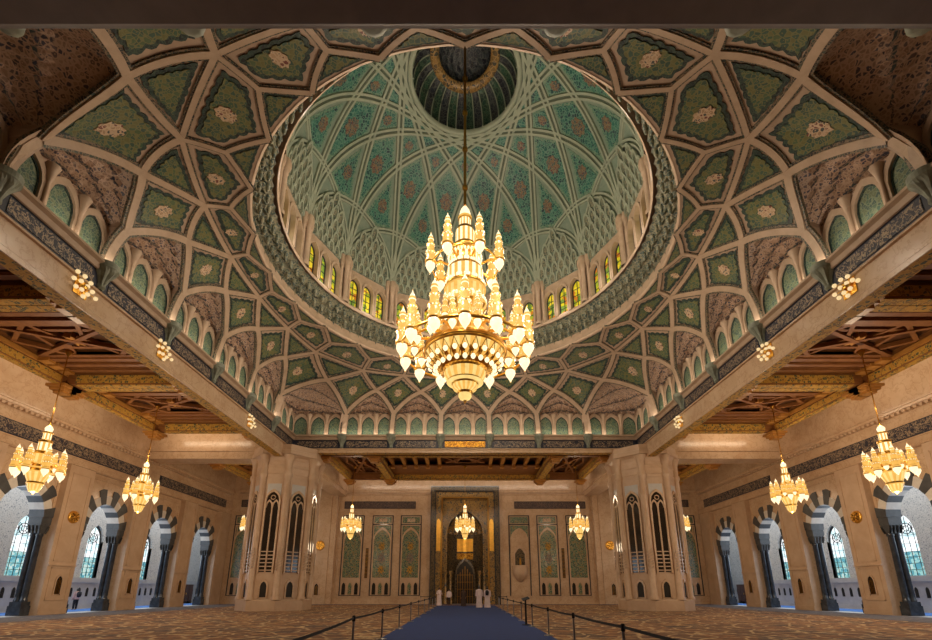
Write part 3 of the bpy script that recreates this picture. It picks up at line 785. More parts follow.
    t = thing('wall_roundel', 'round brass medallion on the %s pilaster between the two nearest arches' % nm, 'medallion', (sx * (WS), pil[6] + PW / 2, 6.4), 0, 'round brass medallions')
    g = MB(); g.lathe([(0, .12), (.18, .12), (.22, .16), (.28, .1), (.34, .14), (.42, .08), (.44, 0)], 24); o = g.build('disc', 'gold', t); o.rotation_euler = (0, -sx * PI / 2, 0)
    g = MB(); [g.tube([(.12 * math.cos(a), .12 * math.sin(a), .16), (.34 * math.cos(a), .34 * math.sin(a), .16)], .03, 5) for a in [PI * k / 4 for k in range(8)]]; o = g.build('star', 'golddeep', t); o.rotation_euler = (0, -sx * PI / 2, 0)
    # corridor beyond: outer wall, dado with slots, leaded windows
    XO = 32.8; ow = thing('wall_outer_' + nm, None, None, kind='structure')
    w = MB(); yw = [27.2 + PER * i - PER * 2 for i in range(0, 7)]; ww = .86
    prev = -9
    for y in yw:
        op = [(sx * XO, y + x, z) for x, z in arch_pts(ww, 5.7, 7.15, 8, 2.55)]
        sgnbox(w, sx, XO, XO + .7, prev, y - ww, 2.3, 11)
        top = op[1:-1]; w.grid([top, [(p[0], p[1], 11) for p in top]])
        w.grid([op, [(p[0] + sx * .6, p[1], p[2]) for p in op]])
        w.add([(sx * XO, y - ww, 2.55), (sx * XO, y + ww, 2.55), (sx * (XO + .6), y + ww, 2.55), (sx * (XO + .6), y - ww, 2.55)], [(0, 1, 2, 3)])
        prev = y + ww
    sgnbox(w, sx, XO, XO + .7, prev, 60, 2.3, 11); w.build('pierced_stone', 'greywall', ow)
    w = MB(); sgnbox(w, sx, XO - .12, XO + .7, -9, 60, 0, 2.3); sgnbox(w, sx, XO - .25, XO + .7, -9, 60, 2.15, 2.55); sgnbox(w, sx, XO - .2, XO, -9, 60, 0, .35); w.build('dado', 'pale', ow)
    w = MB()
    for i in range(60):
        y = 10 + i * .82
        w.prism([(sx * (XO - .12), y + x, 1.0 + z) for x, z in arch_pts(.13, .55, .75, 3)], (-sx * .02, 0, 0))
    w.build('dado_slots', 'iron', ow)
    w = MB(); sgnbox(w, sx, WS + .3, XO + .7, -9, 60, 11, 11.2); w.build('corridor_vault', 'pale', ow)
    for i, y in enumerate(yw):
        wn += 1; wo = thing('window_%d' % wn, None, None, kind='structure')
        to3 = lambda x, z, d: V((sx * (XO + .3 - d), y + x, z)); op = arch_pts(ww, 5.7, 7.15, 8, 2.55)
        g = MB(); up = [(x, max(z, 4.3)) for x, z in op]
        g.prism([to3(x, z, 0) for x, z in up], (sx * .02, 0, 0)); g.build('pane', 'dayglass', wo)
        g = MB(); g.prism([to3(x, z, 0) for x, z in ((-ww, 2.55), (ww, 2.55), (ww, 4.3), (-ww, 4.3))], (sx * .02, 0, 0)); g.build('pane', 'tealglass', wo)
        g = MB(); framed(g, to3, arch_pts(ww + .05, 5.7, 7.2, 8, 2.5), arch_pts(ww - .09, 5.7, 7.0, 8, 2.6), .1, 0)
        for x in (-.45, 0, .45): g.bar(to3(x, 2.55, .05), to3(x, 6.9 - abs(x) * 1.2, .05), .03, .03, 0, (0, 1, 0))
        for z in (3.0, 3.45, 3.9, 4.3, 4.9, 5.5): g.bar(to3(-ww, z, .05), to3(ww, z, .05), .03, .03)
        g.tube([to3(.4 * math.cos(a), 6.0 + .4 * math.sin(a), .06) for a in [2 * PI * k / 20 for k in range(21)]], .035, 5)
        g.tube([to3(.2 * math.cos(a), 6.0 + .2 * math.sin(a), .06) for a in [2 * PI * k / 16 for k in range(17)]], .03, 5)
        for k in range(8): a = PI * k / 4; g.bar(to3(.2 * math.cos(a), 6 + .2 * math.sin(a), .06), to3(.6 * math.cos(a), 6 + .6 * math.sin(a), .06), .035, .035, 0, (1, 0, 0))
        g.build('leading', 'lead', wo)
    dn = 1 if sx < 0 else 2
    dd = thing('door_%d' % dn, None, None, kind='structure')
    g = MB(); sgnbox(g, sx, XO - .2, XO - .1, 54.3, 55.9, .02, 2.2); g.build('door_leaf', 'door', dd)
    g = MB()
    for za, zb in ((.2, .95), (1.1, 2.0)):
        for ya in (54.45, 55.2): sgnbox(g, sx, XO - .23, XO - .2, ya, ya + .55, za, zb)
    g.build('door_panel', 'door', dd)
    g = MB(); g.tube([(sx * (XO - .3), 54.5, 1.0), (sx * (XO - .3), 54.5, 1.2)], .03, 6); g.build('door_handle', 'gold', dd)
    g = MB(); sgnbox(g, sx, WS, XO + .7, 57.0, 57.4, 0, 11); g.build('wall_corridor_end_' + nm, 'pale', None, kind='structure')
    g = MB(); sgnbox(g, sx, WS, XO + .7, -9.2, -9, 0, 11); g.build('wall_corridor_start_' + nm, 'pale', None, kind='structure')

# ---- far wall with inlaid panels
far = thing('wall_far', None, None, kind='structure')
w = MB(); w.box(-28, -3.9, D, D + .6, 0, 15.2); w.box(3.9, 28, D, D + .6, 0, 15.2); w.box(-3.9, 3.9, D, D + .6, 13.2, 15.2)
for sx in (-1, 1):
    sgnbox(w, sx, 14.7, 18.3, D - .55, D, 0, 13.3); sgnbox(w, sx, 15.3, 17.3, D - .7, D - .55, 0, 12.6)
    for (z0, z1, o) in ((12.55, 12.62, .06), (12.62, 12.8, .12), (12.8, 12.9, .2)): sgnbox(w, sx, 3.95, 26.9, D - o, D, z0, z1)
    for xa, xb in ((4.3, 14.5), (18.6, 26.2)):
        for a, b, za, zb in ((xa, xa + .12, .88, 12.3), (xb - .12, xb, .88, 12.3), (xa, xb, 12.2, 12.32), (xa, xb, .7, .88)): sgnbox(w, sx, a, b, D - .06, D, za, zb)
    sgnbox(w, sx, 3.95, 26.9, D - .12, D, 0, .3)
w.build('marble_wall', 'marble', far)
w = MB()
for i in range(140):
    x = 4.1 + i * .16
    if 14.6 < x < 18.4: continue
    for sx in (-1, 1): sgnbox(w, sx, x, x + .09, D - .1, D, 12.38, 12.55)
w.build('dentil_course', 'marble2', far)
def wall_panel(xc, nm, label, w2=1.2, star=True):
    t = thing('inlaid_wall_panel', label, 'wall panel', (xc, D - .02, 0), 0, 'tall green inlaid panels on the far wall')
    to3 = lambda x, z, d: V((x, -d, z))
    g = MB()
    for a, b, za, zb in ((-w2, -w2 + .1, .9, 9.85), (w2 - .1, w2, .9, 9.85), (-w2, w2, 9.75, 9.85), (-w2, w2, 8.75, 8.85), (-w2 + .1, w2 - .1, .9, .96)): g.box(a, b, -.07, 0, za, zb)
    g.build('dark_border', 'black', t)
    g = MB(); g.box(-w2 + .1, w2 - .1, -.03, 0, .95, 9.75); g.build('marble_field', 'marble2', t)
    g = MB(); g.box(-w2 + .22, w2 - .22, -.05, -.03, 8.95, 9.65); g.build('header_inlay', 'panelgreen', t)
    g = MB(); g.box(-.45, .45, -.06, -.05, 9.1, 9.5); g.build('header_cartouche', 'medal', t)
    op = arch_pts(w2 - .27, 6.9, 8.2, 8, 2.85); g = MB()
    g.box(-w2 + .22, w2 - .22, -.035, -.03, 6.9, 8.65); g.build('spandrel_inlay', 'panelgreen', t)
    g = MB(); framed(g, to3, arch_pts(w2 - .16, 6.95, 8.5, 8, 2.7), op, .08, 0); g.build('arch_surround', 'marble', t)
    g = MB(); g.prism([to3(x, z, .03) for x, z in op], (0, -.025, 0)); g.build('arched_inlay', 'panelgreen', t)
    if star:
        for zc, r in ((6.3, .42), (5.0, .55), (3.7, .42)):
            g = MB(); g.prism([to3(r * (1 if k % 2 else .62) * math.cos(PI * k / 8), zc + 1.3 * r * (1 if k % 2 else .62) * math.sin(PI * k / 8), .055) for k in range(16)], (0, -.02, 0)); g.build('star_inlay', 'goldpaint' if zc != 5.0 else 'red', t)
    for x in (-.7, 0, .7):
        op = arch_pts(.2, .95, 1.3, 4); f = lambda a, b, d: V((x + a, -d, 1.02 + b))
        g = MB(); g.prism([f(a, b, .035) for a, b in op], (0, -.02, 0)); o = g.build('slot', 'iron' if x else 'panelgreen', t)
        g = MB(); framed(g, f, arch_pts(.28, 1.0, 1.42, 4, -.06), op, .09, 0); g.build('slot_surround', 'marble', t)
    return t
for sx, nm in ((-1, 'left'), (1, 'right')):
    wall_panel(sx * 12.8, nm, 'tall green arched inlay panel on far wall, outermost of those %s of the mihrab' % nm, 1.2, False)
    wall_panel(sx * 9.45, nm, 'tall green arched inlay panel with diamonds, middle of those %s of the mihrab' % nm)
    if sx < 0: wall_panel(-6.2, nm, 'tall green arched inlay panel next to the mihrab on its left')
    wall_panel(sx * 25.2, nm, 'tall green arched inlay panel in the far %s corner behind the pier' % nm, 1.3, False)
    for xa, xb, z, lab in ((5.8, 13.95, 10.7, 'long dark calligraphy band above the panels %s of the mihrab' % nm), (24.5, 25.95, 10.9, 'short dark calligraphy band above the panel in the far %s corner' % nm)):
        t = thing('calligraphy_band', lab, 'calligraphy band', (0, D - .02, z), 0, 'calligraphy bands on the far wall')
        g = MB(); g.box(min(sx * xa, sx * xb), max(sx * xa, sx * xb), -.05, 0, 0, .72); g.build('lettering', 'scriptred', t)
        g = MB()
        for a, b, za, zb in ((xa - .06, xb + .06, -.06, 0), (xa - .06, xb + .06, .72, .78), (xa - .06, xa, 0, .72), (xb, xb + .06, 0, .72)): sgnbox(g, sx, a, b, -.07, 0, za, zb)
        g.build('border', 'black', t)
    t = thing('louvre_strip', 'narrow dark vertical louvre between the outer two panels %s of the mihrab' % nm, 'vent', (sx * 11.1, D - .02, 2.8), 0, 'narrow louvres on the far wall')
    g = MB(); g.box(-.16, .16, -.03, 0, 0, 3.3); g.build('back_plate', 'iron', t)
    g = MB(); [g.box(-.16, .16, -.06, -.03, z, z + .05) for z in [i * .15 for i in range(22)]]; g.build('louvre', 'golddeep', t)
    t = thing('wall_roundel', 'round brass medallion on the far wall pilaster %s of the mihrab' % nm, 'medallion', (sx * 16.3, D - .7, 6.35), 0, 'round brass medallions')
    g = MB(); g.lathe([(0, .12), (.2, .12), (.26, .18), (.34, .1), (.42, .15), (.52, .08), (.54, 0)], 24); o = g.build('disc', 'gold', t); o.rotation_euler = (PI / 2, 0, 0)
    g = MB(); [g.tube([(.15 * math.cos(a), .15 * math.sin(a), .18), (.42 * math.cos(a), .42 * math.sin(a), .18)], .035, 5) for a in [PI * k / 4 for k in range(8)]]; o = g.build('star', 'golddeep', t); o.rotation_euler = (PI / 2, 0, 0)
    t = thing('pointed_grille', 'small dark pointed grille low on the far wall pilaster %s of the mihrab' % nm, 'grille', (sx * 16.3, D - .72, 1.0), 0, 'pointed grilles on the far wall')
    to3 = lambda x, z, d: V((x, -d, z)); op = arch_pts(.22, .85, 1.2, 4)
    g = MB(); g.prism([to3(x, z, 0) for x, z in op], (0, -.03, 0)); g.build('back_plate', 'iron', t)
    g = MB(); framed(g, to3, arch_pts(.36, .9, 1.5, 4, -.1), op, .07, 0); g.build('surround', 'marble2', t)
    g = MB(); [g.bar(to3(x, 0, .045), to3(x, 1.0 - abs(x), .045), .03, .03) for x in (-.11, 0, .11)]; g.build('bar', 'golddeep', t)

# pulpit niche right of the mihrab
t = thing('pulpit_niche', 'cream marble niche with lobed arch and projecting bowl right of the mihrab', 'niche', (6.2, D - .02, 0))
to3 = lambda x, z, d: V((x, -d, z))
g = MB()
for a, b, za, zb in ((-1.2, -1.1, .9, 9.85), (1.1, 1.2, .9, 9.85), (-1.2, 1.2, 9.75, 9.85), (-1.2, 1.2, 8.75, 8.85)): g.box(a, b, -.07, 0, za, zb)
g.build('dark_border', 'black', t)
g = MB(); g.box(-1.0, 1.0, -.05, 0, 8.95, 9.65); g.build('header_inlay', 'panelgreen', t)
g = MB(); g.box(-1.0, 1.0, -.04, 0, 7.3, 8.65); g.build('spandrel_inlay', 'panelgreen', t)
g = MB(); g.prism([to3(x, z, .02) for x, z in arch_pts(1.0, 7.2, 8.4, 8, .95)], (0, -.05, 0)); g.build('marble_field', 'marble', t)
lob = [(-.55, 3.9)] + [(-.55 + 1.1 * i / 40 + 0, 5.4 + .62 * math.sin(PI * i / 40) + .07 * abs(math.sin(7 * PI * i / 40))) for i in range(41)] + [(.55, 3.9)]
g = MB(); g.prism([to3(x, z, .07) for x, z in lob], (0, -.02, 0)); g.build('niche_recess', 'mihrabdark', t)
g = MB(); framed(g, to3, [(x * 1.22, 3.8 + (z - 3.8) * 1.12) for x, z in lob], lob, .16, 0); g.build('lobed_surround', 'marble2', t)
g = MB(); g.lathe([(0, -.95), (.25, -.9), (.5, -.65), (.75, -.3), (.85, 0), (.85, .85), (.8, .9), (.78, .1), (0, .0)], 20, (0, 0, 3.3), a0=PI, a1=2 * PI); g.build('bowl', 'marble2', t)
g = MB(); g.lathe([(.06, 0), (.1, .2), (.14, .5), (.1, .8), (.12, 1.0), (0, 1.1)], 10, (0, -.35, 3.95)); g.build('urn', 'golddeep', t)

# mihrab
t = thing('mihrab', 'tall dark bronze and gold mihrab with pointed arch in the far wall', 'mihrab', (0, D, 0))
def frame_rect(mb, xo, xi, zo, zi, y0, y1, m=0):
    mb.box(-xo, -xi, y0, y1, 0, zo, m); mb.box(xi, xo, y0, y1, 0, zo, m); mb.box(-xi, xi, y0, y1, zi, zo, m)
g = MB(); frame_rect(g, 3.9, 3.45, 13.2, 12.75, -.25, .6); g.build('outer_frame', 'mihrabdark', t)
g = MB(); frame_rect(g, 3.45, 3.35, 12.75, 12.65, -.1, .6); frame_rect(g, 3.95, 3.88, 13.28, 13.18, -.3, 0); g.build('frame_bead', 'black', t)
g = MB(); frame_rect(g, 3.35, 2.75, 12.65, 12.05, .1, .7); g.build('mosaic_frame', 'mosaic', t)
g = MB(); frame_rect(g, 2.75, 2.6, 12.05, 11.9, .0, .8); g.build('inner_bead', 'golddeep', t)
op = arch_pts(2.05, 7.9, 10.5, 12); g = MB()
for a, b in ((-2.6, -2.05), (2.05, 2.6)): g.add([(a, .45, 0), (b, .45, 0), (b, .45, 11.9), (a, .45, 11.9)], [(0, 1, 2, 3)])
tp = op[1:-1]; g.grid([[(x, .45, z) for x, z in tp], [(x, .45, 11.9) for x, z in tp]]); g.build('arch_spandrel', 'mosaic', t)
g = MB(); framed(g, lambda x, z, d: V((x, .45 - d, z)), arch_pts(2.2, 7.95, 10.75, 12), op, .12, 0); g.build('arch_moulding', 'mosaic', t)
for x in (-1.9, 1.9):
    for dx in (-.28, .28):
        g = MB(); g.lathe([(.2, 0), (.2, .4), (.12, .5), (.12, 3.1), (.2, 3.4), (.2, 3.6)], 10, (x + dx, .1, 0)); g.build('colonnette', 'mosaic', t)
for x in (-3.05, 3.05):
    g = MB(); g.prism([(x + a, .06, 5.8 + b) for a, b in arch_pts(.24, 3.2, 3.7, 5)], (0, .03, 0)); g.build('gilded_strip', 'gold', t)
g = MB(); rows = []
for z in (0, 3, 6, 7.9): rows.append([(2.05 * math.cos(a), .45 + 2.0 * math.sin(a), z) for a in [PI * i / 24 for i in range(25)]])
g.grid(rows, 0, True); g.build('apse_wall', 'mihrabdark', t)
g = MB(); rows = []
for j in range(17):
    tier, fr = divmod(j, 4); v = j / 16; row = []
    for i in range(49):
        a = PI * i / 48; r = 2.05 * (1 - v ** 1.6) * (1 - .05 * abs(math.sin(6 * a * 2 + (PI / 2 if tier % 2 else 0))) * (1 if fr < 3 else 0)); row.append((r * math.cos(a), .45 + r * math.sin(a) * (1 - .0 * v), 7.9 + 2.6 * v ** .8 - (.12 if fr == 3 else 0)))
    rows.append(row)
g.grid(rows, 0); g.build('apse_hood', 'mosaic', t)
for i, (z, h, m_) in enumerate(((5.9, 1.5, 'gold'), (5.0, .7, 'scriptgold'))):
    g = MB(); rows = [[((1.98) * math.cos(a), .45 + 1.93 * math.sin(a), zz) for a in [PI * (.34 + .32 * k / 12) for k in range(13)]] for zz in (z, z + h)]; g.grid(rows); g.build('gilded_panel', m_, t)
op = arch_pts(.98, 3.2, 4.75, 8); g = MB(); g.prism([(x, 1.95, z) for x, z in op], (0, .03, 0)); g.build('inner_recess', 'iron', t)
g = MB(); framed(g, lambda x, z, d: V((x, 1.95 - d, z)), arch_pts(1.2, 3.25, 5.1, 8), op, .25, 0); g.build('inner_arch', 'mihrabdark', t)
g = MB()
for i in range(-3, 4): g.bar((i * .28, 1.9, 0), (i * .28, 1.9, 4.2 - abs(i) * .35), .05, .05)
for zz in (.8, 1.6, 2.4, 3.2): g.bar((-.95, 1.9, zz), (.95, 1.9, zz), .04, .04)
g.build('lattice', 'golddeep', t)

# ---- piers at the far corners of the square
def make_pier(sx, nm):
    t = thing('marble_pier', 'massive cream marble octagonal pier at the far %s corner of the dome square' % nm, 'pier', (sx * 15.2, 37.5, 0.02), 0, 'octagonal marble piers')
    R8 = lambda r: [(r * math.cos(PI / 8 + PI / 4 * k) / math.cos(PI / 8), r * math.sin(PI / 8 + PI / 4 * k) / math.cos(PI / 8)) for k in range(8)]
    def oct_(mb, prof):
        for (r0, z0), (r1, z1) in zip(prof, prof[1:]):
            mb.add([(x, y, z0) for x, y in R8(r0)] + [(x, y, z1) for x, y in R8(r1)], [(k, (k + 1) % 8, 8 + (k + 1) % 8, 8 + k) for k in range(8)])
    g = MB(); oct_(g, [(2.62, 0), (2.62, .75), (2.55, .82), (2.5, .84)]); g.build('plinth', 'marble2', t)
    g = MB(); oct_(g, [(2.35, .8), (2.35, 10.4)]); g.build('shaft', 'marble2', t)
    g = MB(); oct_(g, [(2.4, 10.3), (2.42, 10.5), (2.35, 10.6), (2.36, 11.1), (2.4, 11.15), (2.4, 11.3), (2.36, 11.35), (2.38, 11.7), (2.46, 11.95), (2.6, 12.12), (2.72, 12.18), (2.72, 12.5), (2.62, 12.55), (2.62, 13.0), (0, 13.0)]); g.build('capital', 'marble2', t)
    g = MB()
    for k in range(8):
        a = PI / 8 + PI / 4 * k; r = 2.35 / math.cos(PI / 8); g.lathe([(.36, .8), (.36, .95), (.27, 1.05), (.27, 10.2), (.36, 10.35), (.36, 10.6), (.27, 10.7), (.28, 11.4), (.36, 11.8), (.5, 12.1)], 10, (r * math.cos(a), r * math.sin(a), 0), smooth=True)
    g.build('corner_shaft', 'marble2', t)
    for k in range(8):
        a = PI / 4 * k; n = V((math.cos(a), math.sin(a), 0)); d = V((-n.y, n.x, 0))
        to3 = lambda x, z, dep: n * (2.35 + dep) + d * x + V((0, 0, z))
        g = MB(); g.prism([to3(x, z, 0) for x, z in ((-.55, 8.7), (.55, 8.7), (.55, 9.75), (-.55, 9.75))], n * .03); g.build('grey_spandrel', 'pale', t)
        op = arch_pts(.52, 8.4, 9.1, 6, 2.85); g = MB(); g.prism([to3(x, z, .01) for x, z in op], n * .03); g.build('dark_glass', 'glassdark', t)
        g = MB(); framed(g, to3, arch_pts(.63, 8.4, 9.3, 6, 2.75), arch_pts(.5, 8.4, 9.08, 6, 2.8), .14, 0)
        g.bar(to3(0, 2.85, .07), to3(0, 8.2, .07), .1, .12, 0, tuple(n))
        for s_ in (-1, 1): framed(g, lambda x, z, dep: to3(s_ * .26 + x, z, dep), arch_pts(.27, 7.9, 8.45, 4, 7.8), arch_pts(.2, 7.85, 8.3, 4, 7.8), .1, 0)
        g.tube([to3(.17 * math.cos(b), 8.62 + .17 * math.sin(b), .08) for b in [2 * PI * i / 12 for i in range(13)]], .04, 5)
        g.build('tracery', 'marble', t)
        g = MB()
        for z in [2.95 + .28 * i for i in range(6)]: g.prism([to3(x, zz, .05) for x, zz in ((-.5, z), (.5, z), (.5, z + .07), (-.5, z + .07))], n * .03)
        g.build('grille_bar', 'marble2', t)
        op = arch_pts(.25, .8, 1.15, 4); f3 = lambda x, z, dep: to3(x, z + 1.0, dep)
        g = MB(); g.prism([f3(x, z, .01) for x, z in op], n * .03); g.build('pointed_vent', 'iron', t)
        g = MB(); framed(g, f3, arch_pts(.36, .85, 1.32, 4, -.1), op, .1, 0); g.build('vent_surround', 'marble', t)
        a2 = a + PI / 8; n2 = V((math.cos(a2), math.sin(a2), 0)); d2 = V((-n2.y, n2.x, 0)); rr = 2.35 / math.cos(PI / 8) + .24
        g = MB()
        for i in range(7): z = 3.0 + i * .22; g.bar(n2 * rr + d2 * -.24 + V((0, 0, z)), n2 * rr + d2 * .24 + V((0, 0, z + .28)), .07, .07, 0, tuple(n2))
        g.build('carved_chevron', 'rib', t)
    return t
for sx, nm in ((-1, 'left'), (1, 'right')): make_pier(sx, nm)
# marble beams from the piers to the walls
w = thing('trim_beam_transverse', None, None, kind='structure')
for sx in (-1, 1):
    g = MB(); sgnbox(g, sx, 16.3, WS + .2, 36.7, 38.3, 12.3, 13.1); sgnbox(g, sx, 16.3, WS + .2, 36.9, 38.1, 13.1, 15); sgnbox(g, sx, 16.3, WS + .2, 36.62, 36.7, 12.95, 13.1); g.build('cross_beam', 'marble', w)
    g = MB(); sgnbox(g, sx, 13.9, 15.5, 38.5, D, 12.1, 15); sgnbox(g, sx, 13.8, 13.9, 38.5, D, 12.6, 12.75); g.build('long_beam', 'marble', w)

# ---- roof slabs above the aisles
g = MB(); g.box(-34, -HW - .62, -9, 60, 14.9, 15.1); g.box(HW + .62, 34, -9, 60, 14.9, 15.1); g.box(-HW - .62, HW + .62, 37.42, 60, 14.9, 15.1); g.box(-HW - .62, HW + .62, -9, 6.58, 14.9, 15.1); g.build('ceiling_slab', 'plaster', None, kind='structure')
g = MB(); g.box(-34, 34, -9.4, -9, 0, 15.1); g.build('wall_near', 'marble', None, kind='structure')
g = MB(); g.box(-34, 34, 60, 60.3, 0, 15.1); g.build('wall_behind', 'pale', None, kind='structure')

# ---- coffered cedar ceilings hung over the aisles
def make_tray(name, label, group, x0, x1, y0, y1, loc_c, mode='aisle'):
    cx, cy = (x0 + x1) / 2, (y0 + y1) / 2; hx, hy = (x1 - x0) / 2, (y1 - y0) / 2; zb = 12.9 if mode == 'mid' else 12.7
    t = thing('coffered_ceiling', label, 'ceiling panel', (cx, cy, zb), 0, group)
    g = MB(); g.box(-hx, hx, -hy, hy, 1.0, 1.12); g.build('backing_board', 'wooddark', t)
    for s_ in (-1, 1):
        g = MB(); a, b = sorted((s_ * (hx - .5), s_ * hx)); g.box(a, b, -hy, hy, 0, 1.0); g.build('edge_beam', 'wood', t)
        g = MB(); a, b = sorted((s_ * (hx - .42), s_ * (hx - .08))); g.box(a, b, -hy, hy, -.05, 0); a, b = sorted((s_ * hx, s_ * (hx + .03))); g.box(a, b, -hy, hy, .08, .42); g.build('gilded_moulding', 'goldpaint', t)
        g = MB(); a, b = sorted((s_ * (hy - .45), s_ * hy)); g.box(-hx, hx, a, b, .05, 1.0); g.build('cross_beam', 'wood', t)
        g = MB(); a, b = sorted((s_ * (hy - .42), s_ * (hy - .02)));  g.box(-hx * .72, hx * .72, a, b, -.0, .05)
        for q_ in (-1, 1): yy = s_ * (hy - .45) if q_ < 0 else s_ * hy; a, b = sorted((yy, yy - q_ * s_ * -.03 if q_ > 0 else yy - s_ * .03)); g.box(-hx * .72, hx * .72, a, b, .12, .6)
        g.build('painted_band', 'goldpaint', t)
        g = MB(); a, b = sorted((s_ * (hx - .55), s_ * (hx - .5))); g.box(a, b, -hy, hy, .5, .75); g.build('inner_moulding', 'goldtrim', t)
        g = MB(); a, b = sorted((s_ * (hx - .53), s_ * (hx - .5))); g.box(a, b, -hy * .8, hy * .8, .04, .42); g.build('painted_side', 'goldpaint', t)
        for q_ in (-1, 1):
            g = MB(); X, Y = s_ * (hx - .25), q_ * (hy - .25)
            for k_ in range(3): r_ = .55 - .13 * k_; g.box(X - r_, X + r_, Y - r_, Y + r_, -.18 - .16 * k_, -.02 - .16 * k_)
            g.build('corner_corbel', 'goldtrim', t)
    if mode == 'aisle':
        for s_ in (-1, 1):
            for i in range(3):
                y = s_ * (1.75 + i * .62); g = MB(); g.box(-hx + .5, hx - .5, y - .15, y + .15, .62, 1.0); g.box(-hx + .5, hx - .5, y - .19, y + .19, .7, .78); g.build('joist', 'wood', t)
                for q_ in (-1, 1):
                    g = MB(); a, b = sorted((q_ * (hx - .5), q_ * (hx - 1.1))); g.box(a, b, y - .22, y + .22, .5, .7); g.build('joist_corbel', 'goldtrim', t)
        fields = [(0, hx - .7, 1.45)]
    else:
        for s_ in (-1, 1):
            g = MB(); g.box(s_ * 8 - .4, s_ * 8 + .4, -hy, hy, .0, 1.0); g.build('main_beam', 'wood', t)
            g = MB(); g.box(s_ * 8 - .32, s_ * 8 + .32, -hy, hy, -.05, 0); a, b = s_ * 8 - .43, s_ * 8 + .43; g.box(a, b, -hy, hy, .1, .45); g.build('gilded_moulding', 'goldpaint', t)
            for q_ in (-1, 1):
                g = MB()
                for k_ in range(3): r_ = .6 - .14 * k_; g.box(s_ * 8 - r_, s_ * 8 + r_, q_ * (hy - .3) - r_, q_ * (hy - .3) + r_, -.2 - .16 * k_, -.02 - .16 * k_)
                g.build('beam_corbel', 'goldtrim', t)
            for i in range(5):
                x = s_ * (2.5 + i * 1.15); g = MB(); g.box(x - .14, x + .14, -hy + .45, hy * .1, .55, 1.0); g.build('joist', 'goldtrim', t)
                g = MB(); g.box(x - .18, x + .18, hy * .1 - .5, hy * .1, .2, .42); g.build('joist_corbel', 'goldtrim', t)
        g = MB(); g.box(-7.6, 7.6, hy * .1, hy - .4, .55, .65); g.build('smooth_soffit', 'wood', t)
        fields = [(0, 1.9, 1.9), (-10.1, 1.5, hy - .7), (10.1, 1.5, hy - .7)]
    for fx, fw, fh in fields:
        g = MB(); yo = -1.9 if (mode != 'aisle' and fx == 0) else 0
        P = lambda x, y: (fx + x, yo + y, .86)
        for bi, (a, b) in enumerate(((( -fw, -fh), (fw, fh)), ((-fw, fh), (fw, -fh)), ((-fw, -fh), (fw, -fh)), ((-fw, fh), (fw, fh)), ((-fw, 0), (-fw * .4, fh)), ((-fw, 0), (-fw * .4, -fh)), ((fw, 0), (fw * .4, fh)), ((fw, 0), (fw * .4, -fh)), ((-fw * .4, fh), (fw * .4, fh)), ((-fw * .4, -fh), (-fw * .1, fh * .2)), ((fw * .4, -fh), (fw * .1, fh * .2)), ((-fw * .4, fh), (-fw * .1, -fh * .2)), ((fw * .4, fh), (fw * .1, -fh * .2)), ((-fw * .55, -fh * .55), (fw * .55, -fh * .55)), ((-fw * .55, fh * .55), (fw * .55, fh * .55)), ((-fw * .55, -fh * .55), (-fw * .55, fh * .55)), ((fw * .55, -fh * .55), (fw * .55, fh * .55)))):
            g.bar(V(P(*a)) + V((0, 0, .011 * bi - .09)), V(P(*b)) + V((0, 0, .011 * bi - .09)), .2, .22)
        g.build('star_lattice', 'wood', t)
        g = MB(); g.prism([(fx + .5 * (1 if k % 2 else .6) * math.cos(PI * k / 8), yo + .5 * (1 if k % 2 else .6) * math.sin(PI * k / 8), .7) for k in range(16)], (0, 0, .28)); g.build('star_boss', 'goldtrim', t)
    return t
TRY = [12.0, 19.8, 27.6]
for sx, nm in ((-1, 'left'), (1, 'right')):
    xa, xb = sorted((sx * 15.5, sx * 23.0))
    for i, y in enumerate([4.2] + TRY):
        make_tray('tray', 'dark cedar coffered ceiling bay over the %s aisle, %s from the far end' % (nm, ['fourth', 'third', 'second', 'first'][i]), 'coffered cedar ceilings over the aisles', xa, xb, y - 3.9, y + 3.9, None)
    make_tray('tray', 'dark cedar coffered ceiling in the far %s corner beyond the pier' % nm, 'coffered cedar ceilings over the aisles', *sorted((sx * 15.8, sx * 23.0)), 39.6, 47.6, None)
make_tray('tray', 'wide cedar coffered ceiling with gilded beams in front of the mihrab', None, -12.6, 12.6, 38.0, 47.2, None, 'mid')
# wooden edge strip between marble beams and trays
# ------------------------------------------------------------------ chandeliers
def tower_mesh(s=1.0, hang=True):
    """lantern shaped like a small minaret over a hanging glass bowl; tip of the bowl at z = 0"""
    P = [(0.0, 0), (.05, .05), (.05, .13), (.11, .22), (.23, .40), (.31, .58), (.29, .74), (.36, .80), (.36, .92), (.30, .96), (.29, 1.34), (.34, 1.38), (.34, 1.46), (.24, 1.5), (.23, 1.86), (.28, 1.9), (.27, 1.98), (.17, 2.02), (.16, 2.26), (.2, 2.29), (.17, 2.42), (.10, 2.58), (.03, 2.68), (.03, 2.76), (0, 2.86)]
    #    0 gold 1 globe 2 crystal
    K = [2, 1, 1, 1, 1, 1, 0, 2, 0, 2, 1, 2, 0, 2, 1, 2, 0, 2, 1, 2, 1, 1, 1, 2]
    A = [None] * len(K)
    A[10] = A[14] = 0; A[4] = A[3] = None
    return [(r * s * .93, z * s * (1 if z < .8 else 1.1) - (0 if z < .8 else .08 * s)) for r, z in P], K, A
def lantern(name, parent, loc, s, split=8):
    P, K, A = tower_mesh(s)
    g = MB(); g.lathe(P[6:], 20, (0, 0, 0), ms=K[6:], alt=A[6:]); o = g.build(name, ['gold', 'globe', 'crystal'], parent, loc)
    b = MB(); b.lathe(P[:7], 16, (0, 0, 0), ms=K[:6]); b.build('glass_bowl', ['gold', 'globe', 'crystal'], o)
    return o
lant_src = {}
